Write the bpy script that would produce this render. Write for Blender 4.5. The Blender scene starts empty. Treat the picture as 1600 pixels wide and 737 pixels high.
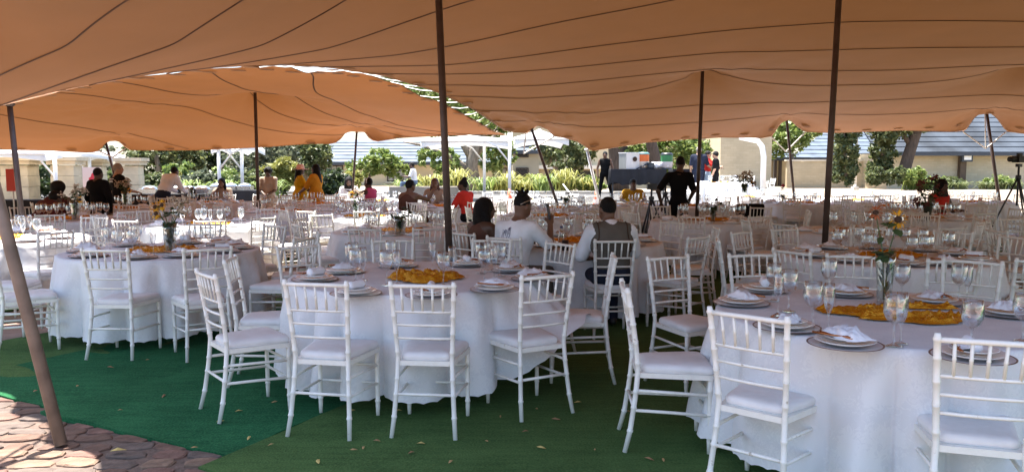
import bpy, math, random
import numpy as np
from mathutils import Vector, Matrix, noise as mnoise

# ---------------------------------------------------------------- camera, sky, sun, exposure
scene = bpy.context.scene
COL = scene.collection
R = math.radians
F = 1232.0                      # focal length in pixels of the 1600 px wide photograph
CAMH, PITCH = 1.6, R(4.94)
cam = bpy.data.cameras.new('camera'); cam_o = bpy.data.objects.new('camera', cam); COL.objects.link(cam_o)
cam.sensor_width = 36.0; cam.lens = 36.0 * F / 1600.0
cam.clip_start = 0.05; cam.clip_end = 2000
cam_o.location = (0, 0, CAMH); cam_o.rotation_euler = (R(90) - PITCH, 0, 0)
scene.camera = cam_o

SUN_DIR = Vector((-0.60, 0.66, 3.1)).normalized()     # towards the sun
world = bpy.data.worlds.new('World'); scene.world = world; world.use_nodes = True
wn = world.node_tree.nodes; wl = world.node_tree.links
for n in list(wn): wn.remove(n)
sky = wn.new('ShaderNodeTexSky'); sky.sky_type = 'NISHITA'; sky.sun_disc = False
sky.sun_elevation = math.asin(SUN_DIR.z); sky.sun_rotation = math.atan2(SUN_DIR.x, SUN_DIR.y)
sky.dust_density = 2.0; sky.air_density = 1.0
bg = wn.new('ShaderNodeBackground'); bg.inputs['Strength'].default_value = 0.105
wo = wn.new('ShaderNodeOutputWorld')
wl.new(sky.outputs[0], bg.inputs['Color']); wl.new(bg.outputs[0], wo.inputs['Surface'])
sun = bpy.data.lights.new('sun', 'SUN'); sun.energy = 4.8; sun.angle = R(0.53); sun.color = (1.0, 0.95, 0.88)
sun_o = bpy.data.objects.new('sun', sun); COL.objects.link(sun_o)
sun_o.rotation_euler = (-SUN_DIR).to_track_quat('-Z', 'Y').to_euler(); sun_o.location = (-20, 20, 60)

scene.view_settings.view_transform = 'Standard'; scene.view_settings.look = 'None'
scene.view_settings.gamma = 1.0; scene.view_settings.exposure = 2.16
scene.view_settings.use_curve_mapping = False
scene.render.engine = 'CYCLES'
cy = scene.cycles
cy.use_denoising = True
try: cy.denoiser = 'OPENIMAGEDENOISE'
except Exception: pass
cy.max_bounces = 8; cy.diffuse_bounces = 5; cy.glossy_bounces = 3; cy.transmission_bounces = 6; cy.transparent_max_bounces = 24
cy.caustics_reflective = False; cy.caustics_refractive = False
cy.sample_clamp_indirect = 6.0

# ---------------------------------------------------------------- pixel -> place (survey of the photograph)
def ray(u, v):
    c = Vector(((u - 800) / F, -(v - 368.5) / F, -1.0))
    return Matrix.Rotation(R(90) - PITCH, 3, 'X') @ c
def G(u, v, z=0.0):
    d = ray(u, v); t = (z - CAMH) / d.z
    return Vector((d.x * t, d.y * t, z))
def D(u, v, y):
    d = ray(u, v); t = y / d.y
    return Vector((d.x * t, y, CAMH + d.z * t))
def proj(p):
    q = Matrix.Rotation(-(R(90) - PITCH), 3, 'X') @ (Vector(p) - Vector((0, 0, CAMH)))
    return (800 + F * q.x / -q.z, 368.5 - F * q.y / -q.z)
def terrain(y):
    if y < 20.5: return 0.0
    if y < 27: t = (y - 20.5) / 6.5; return 0.45 * t * t * (3 - 2 * t)
    if y < 35: return 0.45
    if y < 60: t = (y - 35) / 25; return 0.45 - 0.37 * t * t * (3 - 2 * t)
    return 0.08

# ---------------------------------------------------------------- materials
MATS = {}
def _new(name):
    m = bpy.data.materials.new(name); m.use_nodes = True
    nt = m.node_tree; b = nt.nodes['Principled BSDF']
    return m, nt, b
def mat(name, col, rough=0.6, var=0.0, vscale=6.0, col2=None, bump=0.0, bscale=40.0, metal=0.0, spec=0.5, trans=0.0, sheen=0.0, coat=0.0, stretch=None):
    """principled material; colour broken up by object-space noise, optional fine relief and translucency"""
    if name in MATS: return MATS[name]
    m, nt, b = _new(name); N = nt.nodes; L = nt.links
    b.inputs['Base Color'].default_value = (*col, 1); b.inputs['Roughness'].default_value = rough
    b.inputs['Metallic'].default_value = metal; b.inputs['Specular IOR Level'].default_value = spec
    b.inputs['Sheen Weight'].default_value = sheen; b.inputs['Coat Weight'].default_value = coat
    tc = N.new('ShaderNodeTexCoord'); src = tc.outputs['Object']
    if stretch:
        mp = N.new('ShaderNodeMapping'); mp.inputs['Scale'].default_value = stretch
        L.new(src, mp.inputs[0]); src = mp.outputs[0]
    colout = None
    if var > 0 or col2:
        nz = N.new('ShaderNodeTexNoise'); nz.inputs['Scale'].default_value = vscale; nz.inputs['Detail'].default_value = 5
        L.new(src, nz.inputs['Vector'])
        rp = N.new('ShaderNodeValToRGB'); rp.color_ramp.elements[0].position = 0.32; rp.color_ramp.elements[1].position = 0.68
        c2 = col2 if col2 else tuple(max(0, c * (1 - var)) for c in col)
        c1 = col if col2 else tuple(min(1, c * (1 + var * 0.6)) for c in col)
        rp.color_ramp.elements[0].color = (*c2, 1); rp.color_ramp.elements[1].color = (*c1, 1)
        L.new(nz.outputs['Fac'], rp.inputs[0]); L.new(rp.outputs[0], b.inputs['Base Color']); colout = rp.outputs[0]
    if bump > 0:
        nb = N.new('ShaderNodeTexNoise'); nb.inputs['Scale'].default_value = bscale; nb.inputs['Detail'].default_value = 4
        L.new(src, nb.inputs['Vector'])
        bp = N.new('ShaderNodeBump'); bp.inputs['Strength'].default_value = bump; bp.inputs['Distance'].default_value = 0.02
        L.new(nb.outputs['Fac'], bp.inputs['Height']); L.new(bp.outputs[0], b.inputs['Normal'])
    if trans > 0:
        tr = N.new('ShaderNodeBsdfTranslucent'); tr.inputs['Color'].default_value = (*col, 1)
        if colout: L.new(colout, tr.inputs['Color'])
        mx = N.new('ShaderNodeMixShader'); mx.inputs[0].default_value = trans
        L.new(b.outputs[0], mx.inputs[1]); L.new(tr.outputs[0], mx.inputs[2])
        L.new(mx.outputs[0], N['Material Output'].inputs['Surface'])
    MATS[name] = m
    return m
def leafmat(name, c1, c2, trans=0.35):
    if name in MATS: return MATS[name]
    m, nt, b = _new(name); N = nt.nodes; L = nt.links
    g = N.new('ShaderNodeNewGeometry'); rp = N.new('ShaderNodeValToRGB')
    rp.color_ramp.elements[0].color = (*c1, 1); rp.color_ramp.elements[1].color = (*c2, 1)
    L.new(g.outputs['Random Per Island'], rp.inputs[0]); L.new(rp.outputs[0], b.inputs['Base Color'])
    b.inputs['Roughness'].default_value = 0.5
    tr = N.new('ShaderNodeBsdfTranslucent'); L.new(rp.outputs[0], tr.inputs['Color'])
    mx = N.new('ShaderNodeMixShader'); mx.inputs[0].default_value = trans
    L.new(b.outputs[0], mx.inputs[1]); L.new(tr.outputs[0], mx.inputs[2]); L.new(mx.outputs[0], N['Material Output'].inputs['Surface'])
    MATS[name] = m; return m
def glassmat(name, tint=(0.97, 0.98, 0.98), blend=0.35, base=0.06):
    """thin drinking glass: clear face on, reflecting at grazing angles"""
    if name in MATS: return MATS[name]
    m, nt, b = _new(name); N = nt.nodes; L = nt.links
    lw = N.new('ShaderNodeLayerWeight'); lw.inputs['Blend'].default_value = blend
    ma = N.new('ShaderNodeMath'); ma.operation = 'ADD'; ma.use_clamp = True; ma.inputs[1].default_value = base
    L.new(lw.outputs['Facing'], ma.inputs[0])
    t = N.new('ShaderNodeBsdfTransparent'); t.inputs['Color'].default_value = (*tint, 1)
    g = N.new('ShaderNodeBsdfGlossy'); g.inputs['Roughness'].default_value = 0.03; g.inputs['Color'].default_value = (0.9, 0.93, 0.95, 1)
    mx = N.new('ShaderNodeMixShader'); L.new(ma.outputs[0], mx.inputs[0]); L.new(t.outputs[0], mx.inputs[1]); L.new(g.outputs[0], mx.inputs[2])
    L.new(mx.outputs[0], N['Material Output'].inputs['Surface'])
    MATS[name] = m; return m
def brickmat(name, c1, c2, scale=1.0, mortar=None):
    """painted brickwork: shallow running-bond relief (object space, metres)"""
    if name in MATS: return MATS[name]
    m, nt, b = _new(name); N = nt.nodes; L = nt.links
    tc = N.new('ShaderNodeTexCoord'); mp = N.new('ShaderNodeMapping'); mp.inputs['Rotation'].default_value = (R(90), 0, 0)
    br = N.new('ShaderNodeTexBrick'); br.inputs['Scale'].default_value = scale
    br.inputs['Brick Width'].default_value = 0.44; br.inputs['Row Height'].default_value = 0.17; br.inputs['Mortar Size'].default_value = 0.012
    br.inputs['Color1'].default_value = (*c1, 1); br.inputs['Color2'].default_value = (*c2, 1)
    br.inputs['Mortar'].default_value = (*(mortar or tuple(c * 0.86 for c in c1)), 1)
    L.new(tc.outputs['Object'], mp.inputs[0]); L.new(mp.outputs[0], br.inputs['Vector'])
    nz = N.new('ShaderNodeTexNoise'); nz.inputs['Scale'].default_value = 0.9; nz.inputs['Detail'].default_value = 6; L.new(tc.outputs['Object'], nz.inputs['Vector'])
    mx = N.new('ShaderNodeMix'); mx.data_type = 'RGBA'; mx.blend_type = 'MULTIPLY'; mx.inputs[0].default_value = 0.35
    L.new(br.outputs['Color'], mx.inputs[6]); L.new(nz.outputs['Fac'], mx.inputs[7]); L.new(mx.outputs[2], b.inputs['Base Color'])
    bp = N.new('ShaderNodeBump'); bp.inputs['Strength'].default_value = 0.6; bp.inputs['Distance'].default_value = 0.01; bp.invert = True
    L.new(br.outputs['Fac'], bp.inputs['Height']); L.new(bp.outputs[0], b.inputs['Normal']); b.inputs['Roughness'].default_value = 0.8
    MATS[name] = m; return m

# ---------------------------------------------------------------- mesh helpers
class MB:
    def __init__(s): s.V, s.F, s.M = [], [], []
    def add(s, V, Fc, m=0):
        o = len(s.V); s.V.extend([tuple(v) for v in V]); s.F.extend([tuple(i + o for i in f) for f in Fc]); s.M.extend([m] * len(Fc)); return s
    def box(s, c, d, rz=0.0, m=0, mtx=None):
        x, y, z = d[0] / 2, d[1] / 2, d[2] / 2
        P = [Vector(p) for p in ((-x, -y, -z), (x, -y, -z), (x, y, -z), (-x, y, -z), (-x, -y, z), (x, -y, z), (x, y, z), (-x, y, z))]
        M = mtx if mtx else Matrix.Rotation(rz, 3, 'Z')
        return s.add([M @ p + Vector(c) for p in P], [(0, 3, 2, 1), (4, 5, 6, 7), (0, 1, 5, 4), (1, 2, 6, 5), (2, 3, 7, 6), (3, 0, 4, 7)], m)
    def tube(s, pts, r, n=8, m=0, cap=True):
        pts = [Vector(p) for p in pts]; k = len(pts)
        rs = list(r) if hasattr(r, '__len__') else [r] * k
        V, Fc = [], []; ref = None
        for i, p in enumerate(pts):
            t = (pts[min(i + 1, k - 1)] - pts[max(i - 1, 0)]).normalized()
            if ref is None: ref = Vector((0, 0, 1)) if abs(t.z) < 0.9 else Vector((1, 0, 0))
            a = (ref - t * ref.dot(t)).normalized(); b = t.cross(a); ref = a
            for j in range(n):
                w = 2 * math.pi * j / n; V.append(p + (a * math.cos(w) + b * math.sin(w)) * rs[i])
        for i in range(k - 1):
            for j in range(n):
                j2 = (j + 1) % n; Fc.append((i * n + j, i * n + j2, (i + 1) * n + j2, (i + 1) * n + j))
        if cap:
            Fc.append(tuple(range(n - 1, -1, -1))); Fc.append(tuple((k - 1) * n + j for j in range(n)))
        return s.add(V, Fc, m)
    def lathe(s, prof, n=16, c=(0, 0, 0), m=0, mtx=None):
        V, Fc = [], []; k = len(prof); c = Vector(c)
        for (r, z) in prof:
            for j in range(n):
                w = 2 * math.pi * j / n; p = Vector((r * math.cos(w), r * math.sin(w), z)); V.append((mtx @ p if mtx else p) + c)
        for i in range(k - 1):
            for j in range(n):
                j2 = (j + 1) % n; Fc.append((i * n + j, i * n + j2, (i + 1) * n + j2, (i + 1) * n + j))
        return s.add(V, Fc, m)
    def ell(s, c, r, nu=12, nv=8, m=0, mtx=None):
        prof = [(math.sin(math.pi * i / nv), -math.cos(math.pi * i / nv)) for i in range(nv + 1)]
        M = (mtx if mtx else Matrix.Identity(3)) @ Matrix.Diagonal(Vector(r)).to_3x3()
        return s.lathe([(max(a, 1e-4), b) for a, b in prof], nu, c, m, M)
    def prism(s, poly, z0, z1, m=0):
        n = len(poly)
        V = [(x, y, z0) for x, y in poly] + [(x, y, z1) for x, y in poly]
        return s.add(V, [tuple(range(n - 1, -1, -1)), tuple(range(n, 2 * n))] + [(i, (i + 1) % n, n + (i + 1) % n, n + i) for i in range(n)], m)
    def mesh(s, name, mats, smooth=False):
        me = bpy.data.meshes.new(name); me.from_pydata(s.V, [], s.F)
        for q in (mats if isinstance(mats, (list, tuple)) else [mats]): me.materials.append(q)
        if any(s.M): me.polygons.foreach_set('material_index', s.M)
        if smooth: me.polygons.foreach_set('use_smooth', [True] * len(me.polygons))
        me.update(); return me
    def build(s, name, mats, parent=None, smooth=False, loc=None, rz=None):
        return link(name, s.mesh(name, mats, smooth), parent, loc, rz)
def link(name, me, parent=None, loc=None, rz=None):
    o = bpy.data.objects.new(name, me); COL.objects.link(o)
    if parent: o.parent = parent
    if loc is not None: o.location = loc
    if rz is not None: o.rotation_euler = (0, 0, rz)
    return o
def tag(o, label=None, cat=None, group=None, kind=None):
    if label: o['label'] = label
    if cat: o['category'] = cat
    if group: o['group'] = group
    if kind: o['kind'] = kind
    return o
def thing(name, label, cat, loc=(0, 0, 0), rz=0.0, group=None):
    o = bpy.data.objects.new(name, None); COL.objects.link(o); o.location = loc; o.rotation_euler = (0, 0, rz); o.empty_display_size = 0.1
    return tag(o, label, cat, group)
def npmesh(name, V, Q, mats, smooth=False, mi=None):
    """fast quad/tri mesh from numpy arrays"""
    V = np.asarray(V, dtype=np.float32); Q = np.asarray(Q, dtype=np.int32); k = Q.shape[1]
    me = bpy.data.meshes.new(name); me.vertices.add(len(V)); me.vertices.foreach_set('co', V.ravel())
    me.loops.add(Q.size); me.loops.foreach_set('vertex_index', Q.ravel())
    me.polygons.add(len(Q)); me.polygons.foreach_set('loop_start', np.arange(0, Q.size, k, dtype=np.int32))
    for q in (mats if isinstance(mats, (list, tuple)) else [mats]): me.materials.append(q)
    if mi is not None: me.polygons.foreach_set('material_index', np.asarray(mi, dtype=np.int32))
    if smooth: me.polygons.foreach_set('use_smooth', np.ones(len(Q), dtype=bool))
    me.update(calc_edges=True); return me
def grid_faces(nx, ny, wrap=False):
    i, j = np.meshgrid(np.arange(nx - 1 if not wrap else nx), np.arange(ny - 1), indexing='ij'); i2 = (i + 1) % nx
    return np.stack([i * ny + j, i2 * ny + j, i2 * ny + j + 1, i * ny + j + 1], -1).reshape(-1, 4)

def straight_pole(name, label, a, b, r, m, group=None, foot=True):
    """a tent pole: base disc, shaft, cap plate; a = foot, b = top"""
    a, b = Vector(a), Vector(b)
    t = thing(name, label, 'tent pole', a, 0, group)
    MB().tube([(0, 0, 0), (b - a) * 0.5, b - a], [r, r, r * 0.95], 12).build('shaft', m, t, True)
    if foot: MB().lathe([(0.001, 0.012), (r * 2.0, 0.012), (r * 2.2, 0.0)], 12).build('base_plate', m, t)
    MB().lathe([(0.001, 0.03), (r * 1.6, 0.025), (r * 1.9, 0.0), (r * 1.0, -0.02)], 12, b - a).build('cap', m, t, True)
    return t
# ---------------------------------------------------------------- ground, road, turf, cobbles
random.seed(7)
m_sand = mat('sand_ground', (0.26, 0.205, 0.15), 0.9, 0.3, 0.6, bump=0.3, bscale=25)
m_road = mat('asphalt', (0.058, 0.055, 0.052), 0.85, 0.35, 0.5, bump=0.3, bscale=60)
ys = [-120, -60, -30, -10, 0, 5, 10, 15, 20.5] + [20.5 + 0.65 * i for i in range(1, 11)] + [31, 35] + [35 + 2.5 * i for i in range(1, 11)] + [80, 120, 200, 400]
xs = [-400, -150, -80, -40, -20, -10, 0, 10, 20, 40, 80, 150, 400]
V = [(x, y, terrain(y) - 0.02) for x in xs for y in ys]
tag(link('ground', npmesh('ground', V, grid_faces(len(xs), len(ys)), m_sand, True)), kind='structure')
def sheet(name, x0, x1, ylist, dz, m, skew=0.0):
    V = []
    for k, x in enumerate((x0, x1)):
        for y in ylist: V.append((x + skew * (y - ylist[0]), y, terrain(y) + dz))
    return link(name, npmesh(name, V, grid_faces(2, len(ylist)), m))
tag(sheet('road', -60, 8.5, [23.2 + 0.5 * i for i in range(24)], 0.004, m_road), kind='structure')
# kerb stones along the far side of the road
kerb = tag(sheet('kerb', -60, 9.0, [34.75, 34.9, 35.05], 0.07, mat('kerb_concrete', (0.5, 0.47, 0.42), 0.85, 0.2, 3)), kind='structure')
kmesh = MB().box((0, 0, 0.0), (0.96, 0.22, 0.2)).mesh('kerb_stone', MATS['kerb_concrete'])
for i in range(44):
    o = link('kerb_stone', kmesh, kerb, (-34 + i, 34.9, 0.47 + random.uniform(-.01, .01)))
    o.rotation_euler = (0, 0, random.uniform(-.01, .01))

# brown cobbled yard on the near side (unseen behind the camera; added dark to cut ground bounce)
tag(link('yard', npmesh('yard', [(-30, -45, -0.013), (30, -45, -0.013), (30, 2.0, -0.013), (-30, 7.0, -0.013)], [(0, 1, 2, 3)], mat('yard_cobble', (0.17, 0.11, 0.09), 0.9, 0.4, 5, bump=0.4))), kind='structure')
# concrete paving under the tents, the turf mats lie on it
tag(link('pavement', npmesh('pavement', [(-16, 1.0, -0.008), (20, 1.0, -0.008), (20, 19.6, -0.008), (-16, 19.6, -0.008)], [(0, 1, 2, 3)], mat('paving_base', (0.30, 0.2, 0.16), 0.9, 0.3, 4, bump=0.3))), kind='structure')

def turfmat(name, c1, c2):
    if name in MATS: return MATS[name]
    m, nt, b = _new(name); N = nt.nodes; L = nt.links
    tc = N.new('ShaderNodeTexCoord')
    n1 = N.new('ShaderNodeTexNoise'); n1.inputs['Scale'].default_value = 2.2; n1.inputs['Detail'].default_value = 6; n1.inputs['Roughness'].default_value = 0.7
    n2 = N.new('ShaderNodeTexNoise'); n2.inputs['Scale'].default_value = 75; n2.inputs['Detail'].default_value = 2
    L.new(tc.outputs['Object'], n1.inputs['Vector']); L.new(tc.outputs['Object'], n2.inputs['Vector'])
    mp = N.new('ShaderNodeMapping'); mp.inputs['Rotation'].default_value = (0, 0, R(-63)); mp.inputs['Scale'].default_value = (1.2, 14, 1); L.new(tc.outputs['Object'], mp.inputs[0])
    n3 = N.new('ShaderNodeTexNoise'); n3.inputs['Scale'].default_value = 1.6; n3.inputs['Detail'].default_value = 5; L.new(mp.outputs[0], n3.inputs['Vector'])
    mm = N.new('ShaderNodeMath'); mm.operation = 'MULTIPLY_ADD'; mm.inputs[1].default_value = .55; L.new(n3.outputs['Fac'], mm.inputs[0])
    m9 = N.new('ShaderNodeMath'); m9.operation = 'MULTIPLY'; m9.inputs[1].default_value = .85; L.new(n1.outputs['Fac'], m9.inputs[0]); L.new(m9.outputs[0], mm.inputs[2])
    ad = N.new('ShaderNodeMath'); ad.operation = 'ADD'; L.new(mm.outputs[0], ad.inputs[0]); L.new(n2.outputs['Fac'], ad.inputs[1])
    rp = N.new('ShaderNodeValToRGB'); rp.color_ramp.elements[0].position = 0.75; rp.color_ramp.elements[1].position = 1.3
    hv = N.new('ShaderNodeMath'); hv.operation = 'MULTIPLY'; hv.inputs[1].default_value = 0.68; L.new(ad.outputs[0], hv.inputs[0])
    rp.color_ramp.elements[0].position = 0.55; rp.color_ramp.elements[1].position = 1.0
    rp.color_ramp.elements[0].color = (*c2, 1); rp.color_ramp.elements[1].color = (*c1, 1)
    L.new(hv.outputs[0], rp.inputs[0]); L.new(rp.outputs[0], b.inputs['Base Color'])
    bp = N.new('ShaderNodeBump'); bp.inputs['Strength'].default_value = 0.8; bp.inputs['Distance'].default_value = 0.008
    L.new(n2.outputs['Fac'], bp.inputs['Height']); L.new(bp.outputs[0], b.inputs['Normal'])
    b.inputs['Roughness'].default_value = 0.95; b.inputs['Specular IOR Level'].default_value = 0.08
    MATS[name] = m; return m
m_em = turfmat('turf_emerald', (0.030, 0.140, 0.058), (0.007, 0.050, 0.020))
m_ol = turfmat('turf_olive', (0.082, 0.152, 0.050), (0.034, 0.072, 0.022))
DIR = Vector((math.cos(R(63)), math.sin(R(63)), 0)); PER = Vector((DIR.y, -DIR.x, 0))
def mat_strip(a, w, length, m, z, label, seed, wrinkle=0.012):
    """a turf mat: a = front left corner; w metres wide along PER, running along DIR; soft wrinkles, thick cut edge"""
    nx, ny = max(6, int(w / 0.12)), max(10, int(length / 0.15)); a = Vector((a[0], a[1], 0))
    V = []
    for i in range(nx + 1):
        for j in range(ny + 1):
            x = w * i / nx; y = length * j / ny
            jit = 0.03 * mnoise.noise(Vector((x * 3 + seed, 0, seed))) if j == 0 else 0
            p = a + PER * x + DIR * (y + jit)
            hgt = wrinkle * (abs(mnoise.noise(Vector((p.x * 1.2 + seed, p.y * 0.9, seed)))) * 1.2 + 0.7 * max(0, mnoise.noise(Vector((x * 0.8, y * 2.6 + seed, 3.0)))))
            V.append((p.x, p.y, z + hgt))
    Q = grid_faces(nx + 1, ny + 1); W = ny + 1          # cut edge: a skirt down to the floor
    loop = [i * W for i in range(nx + 1)] + [nx * W + j for j in range(1, W)] + [i * W + ny for i in range(nx - 1, -1, -1)] + [j for j in range(ny - 1, 0, -1)]
    b0 = len(V); k = len(loop)
    V += [V[i] for i in loop] + [(V[i][0], V[i][1], 0.002) for i in loop]
    Q = np.concatenate([Q, [(b0 + i, b0 + k + i, b0 + k + (i + 1) % k, b0 + (i + 1) % k) for i in range(k)]])
    o = link('turf_mat', npmesh('turf_mat', V, Q, m, True))
    return tag(o, label, 'turf mat', 'artificial grass mats under the tent')
mat_strip((-5.4, 5.75), 1.5, 16, m_ol, 0.016, 'olive green artificial grass mat under the far left chairs', 2)
mat_strip((-4.25, 5.72), 1.42, 15, m_em, 0.020, 'emerald artificial grass mat under the left round table, behind a thin seam', 1)
mat_strip((-3.05, 4.98), 1.66, 15, m_em, 0.022, 'emerald artificial grass mat with its cut edge on the cobbles by the leaning pole', 5, 0.020)
mat_strip((-1.66, 4.05), 3.4, 17, m_ol, 0.026, 'wide olive green artificial grass mat under the front middle table', 8)
mat_strip((1.2, 2.2), 3.3, 18, m_ol, 0.024, 'olive green artificial grass mat under the front right table', 11)
mat_strip((4.1, 1.0), 12, 19, m_ol, 0.021, 'broad olive green artificial grass mat under the right rows of tables', 14)
mat_strip((-14.5, 10), 8.5, 9.5, m_ol, 0.014, 'olive green artificial grass mat under the second tent', 17)

# irregular cobbles at the lower left corner
m_st = [mat('cobble_%s' % n, c, 0.85, 0.35, 9, bump=0.6, bscale=30) for n, c in (('brown', (0.135, 0.076, 0.052)), ('rose', (0.165, 0.088, 0.065)), ('grey', (0.115, 0.083, 0.067)), ('tan', (0.19, 0.12, 0.08)))]
m_mort = mat('cobble_mortar', (0.13, 0.09, 0.07), 0.95, 0.3, 20, bump=0.5)
cob = tag(link('cobble_pavement', npmesh('cobble_pavement', [(-6.5, 2.4, 0.0), (0.5, 2.4, 0.0), (-1.0, 4.4, 0.0), (-3.2, 5.6, 0.0), (-6.5, 7.2, 0.0)], [(0, 1, 2, 3, 4)], m_mort)), kind='structure')
stone_meshes = []
for k in range(14):
    mb = MB(); n = 11; a0 = random.random(); sx, sy = random.uniform(.08, .125), random.uniform(.050, .068)
    ring = []
    for i in range(n):
        w = 2 * math.pi * (i + a0) / n; f = random.uniform(.84, 1.12)
        cx, sn = math.cos(w), math.sin(w)
        ring.append((math.copysign(abs(cx) ** 0.6, cx) * sx * f, math.copysign(abs(sn) ** 0.6, sn) * sy * f))
    V = [(x, y, 0.0) for x, y in ring] + [(x * .97, y * .97, 0.009 + random.uniform(-.002, .002)) for x, y in ring] + [(x * .86, y * .86, 0.0125 + random.uniform(-.003, .003)) for x, y in ring] + [(0, 0, 0.013)]
    Fc = [(i, (i + 1) % n, n + (i + 1) % n, n + i) for i in range(n)] + [(n + i, n + (i + 1) % n, 2 * n + (i + 1) % n, 2 * n + i) for i in range(n)] + [(2 * n + i, 2 * n + (i + 1) % n, 3 * n) for i in range(n)]
    mb.add(V, Fc); stone_meshes.append(mb.mesh('cobble', m_st[k % 4], False))
cnt = 0
for rI in range(27):
    y = 3.35 + rI * 0.132; x = -4.9 + random.uniform(0, .2)
    while x < -0.9:
        x += random.uniform(.195, .245)
        if y - 3.95 > (-1.75 - x) * 0.62 + 0.55: continue          # under the mats
        if y < 3.3 - 0.1 * x * 0: continue
        o = link('cobble', random.choice(stone_meshes), cob, (x, y + random.uniform(-.02, .02), 0.0)); cnt += 1
        o.rotation_euler = (0, 0, random.uniform(-.22, .22) + (math.pi if random.random() < .5 else 0)); s = random.uniform(.92, 1.08); o.scale = (s, s, random.uniform(.8, 1.2))

# ---------------------------------------------------------------- the two stretch tents
def tentmat(name, col, tr, colt):
    m, nt, b = _new(name); N = nt.nodes; L = nt.links
    tc = N.new('ShaderNodeTexCoord')
    nz = N.new('ShaderNodeTexNoise'); nz.inputs['Scale'].default_value = 0.7; nz.inputs['Detail'].default_value = 6; L.new(tc.outputs['Object'], nz.inputs['Vector'])
    rp = N.new('ShaderNodeValToRGB'); rp.color_ramp.elements[0].color = (*[c * .82 for c in col], 1); rp.color_ramp.elements[1].color = (*[min(1, c * 1.06) for c in col], 1)
    rp.color_ramp.elements[0].position = .3; rp.color_ramp.elements[1].position = .7
    L.new(nz.outputs['Fac'], rp.inputs[0]); L.new(rp.outputs[0], b.inputs['Base Color']); b.inputs['Roughness'].default_value = 0.75; b.inputs['Specular IOR Level'].default_value = 0.25
    wv = N.new('ShaderNodeTexNoise'); wv.inputs['Scale'].default_value = 260; L.new(tc.outputs['Object'], wv.inputs['Vector'])
    bp = N.new('ShaderNodeBump'); bp.inputs['Strength'].default_value = .08; bp.inputs['Distance'].default_value = .003; L.new(wv.outputs['Fac'], bp.inputs['Height']); L.new(bp.outputs[0], b.inputs['Normal'])
    t = N.new('ShaderNodeBsdfTranslucent'); t.inputs['Color'].default_value = (*colt, 1)
    mx = N.new('ShaderNodeMixShader'); mx.inputs[0].default_value = tr
    L.new(b.outputs[0], mx.inputs[1]); L.new(t.outputs[0], mx.inputs[2]); L.new(mx.outputs[0], N['Material Output'].inputs['Surface'])
    MATS[name] = m; return m
m_tent = tentmat('stretch_fabric', (0.195, 0.084, 0.038), 0.034, (0.58, 0.25, 0.09)); m_tent2 = tentmat('stretch_fabric_thin', (0.25, 0.105, 0.045), 0.058, (0.64, 0.24, 0.07))
m_seam = mat('seam_tape', (0.085, 0.036, 0.02), 0.8)
m_patch = mat('tie_patch', (0.30, 0.15, 0.07), 0.8)
m_rope = mat('white_rope', (0.75, 0.73, 0.68), 0.8)
m_pole = mat('brown_steel', (0.07, 0.045, 0.036), 0.45, 0.3, 8)
m_pole_pale = mat('pale_brown_pole', (0.20, 0.155, 0.125), 0.6, 0.3, 7, bump=.1)  # paler, rougher brown than the other poles
m_white = mat('white_steel', (0.78, 0.78, 0.76), 0.4, 0.06, 3)

def resample(P, n):
    P = np.array([tuple(p) for p in P], float); seg = np.linalg.norm(np.diff(P[:, :2], axis=0), axis=1); s = np.r_[0, np.cumsum(seg)]; s /= s[-1]
    t = np.linspace(0, 1, n); return np.stack([np.interp(t, s, P[:, k]) for k in range(3)], 1)
def smooth_curve(P, n, it=2):
    Q = resample(P, n)
    for _ in range(it): Q[1:-1] = (Q[:-2] + 2 * Q[1:-1] + Q[2:]) / 4
    return Q
def membrane(bot, top, left, right, peaks, nit=2500):
    """Coons patch in plan, heights relaxed like a stretched membrane over the poles"""
    ns, nt = len(bot), len(left)
    s = np.linspace(0, 1, ns)[:, None, None]; t = np.linspace(0, 1, nt)[None, :, None]
    P = (1 - t) * bot[:, None, :] + t * top[:, None, :] + (1 - s) * left[None] + s * right[None]
    P = P - ((1 - s) * (1 - t) * bot[0] + s * (1 - t) * bot[-1] + (1 - s) * t * top[0] + s * t * top[-1])
    Z = P[:, :, 2].copy(); fix = np.zeros_like(Z, bool); fix[0] = fix[-1] = True; fix[:, 0] = fix[:, -1] = True
    for (x, y, z, rad) in peaks:
        d = np.hypot(P[:, :, 0] - x, P[:, :, 1] - y); k = d < rad
        if not k.any(): k = d == d.min()
        k &= ~fix
        Z[k] = z - 0.35 * (d[k] / rad) ** 2 * rad; fix |= k
    free = ~fix
    ds = np.linalg.norm(np.diff(P[:, :, :2], axis=0), axis=2).mean(); dt = np.linalg.norm(np.diff(P[:, :, :2], axis=1), axis=2).mean()
    ws, wt = 1 / ds ** 2, 1 / dt ** 2
    for _ in range(nit):
        A = Z.copy(); A[1:-1, 1:-1] = (ws * (Z[2:, 1:-1] + Z[:-2, 1:-1]) + wt * (Z[1:-1, 2:] + Z[1:-1, :-2])) / (2 * ws + 2 * wt)
        Z[free] = A[free]
    X, Y = P[:, :, 0], P[:, :, 1]
    for (x, y, z, rad) in peaks:                     # fine tension creases radiating from the pole heads
        d = np.hypot(X - x, Y - y); ph = np.arctan2(Y - y, X - x)
        Z += .022 * np.sin(9 * ph + 2 * np.sin(3 * ph + x)) * np.exp(-d / 1.3) * np.minimum(1, d / (rad * 1.2)) * free
    Z += .010 * np.sin(X * 1.7 + .8 * np.sin(Y * .9)) * np.sin(Y * 1.3 + X * .4) * free
    P[:, :, 2] = Z
    return P
def notch(u, v, d):
    """ridge the eave poles push up just inside the edge"""
    return [(p.x, p.y, p.z, .22) for p in (D(u, v - 3, d - .5), D(u, v - 7, d - 1.1))]
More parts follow.
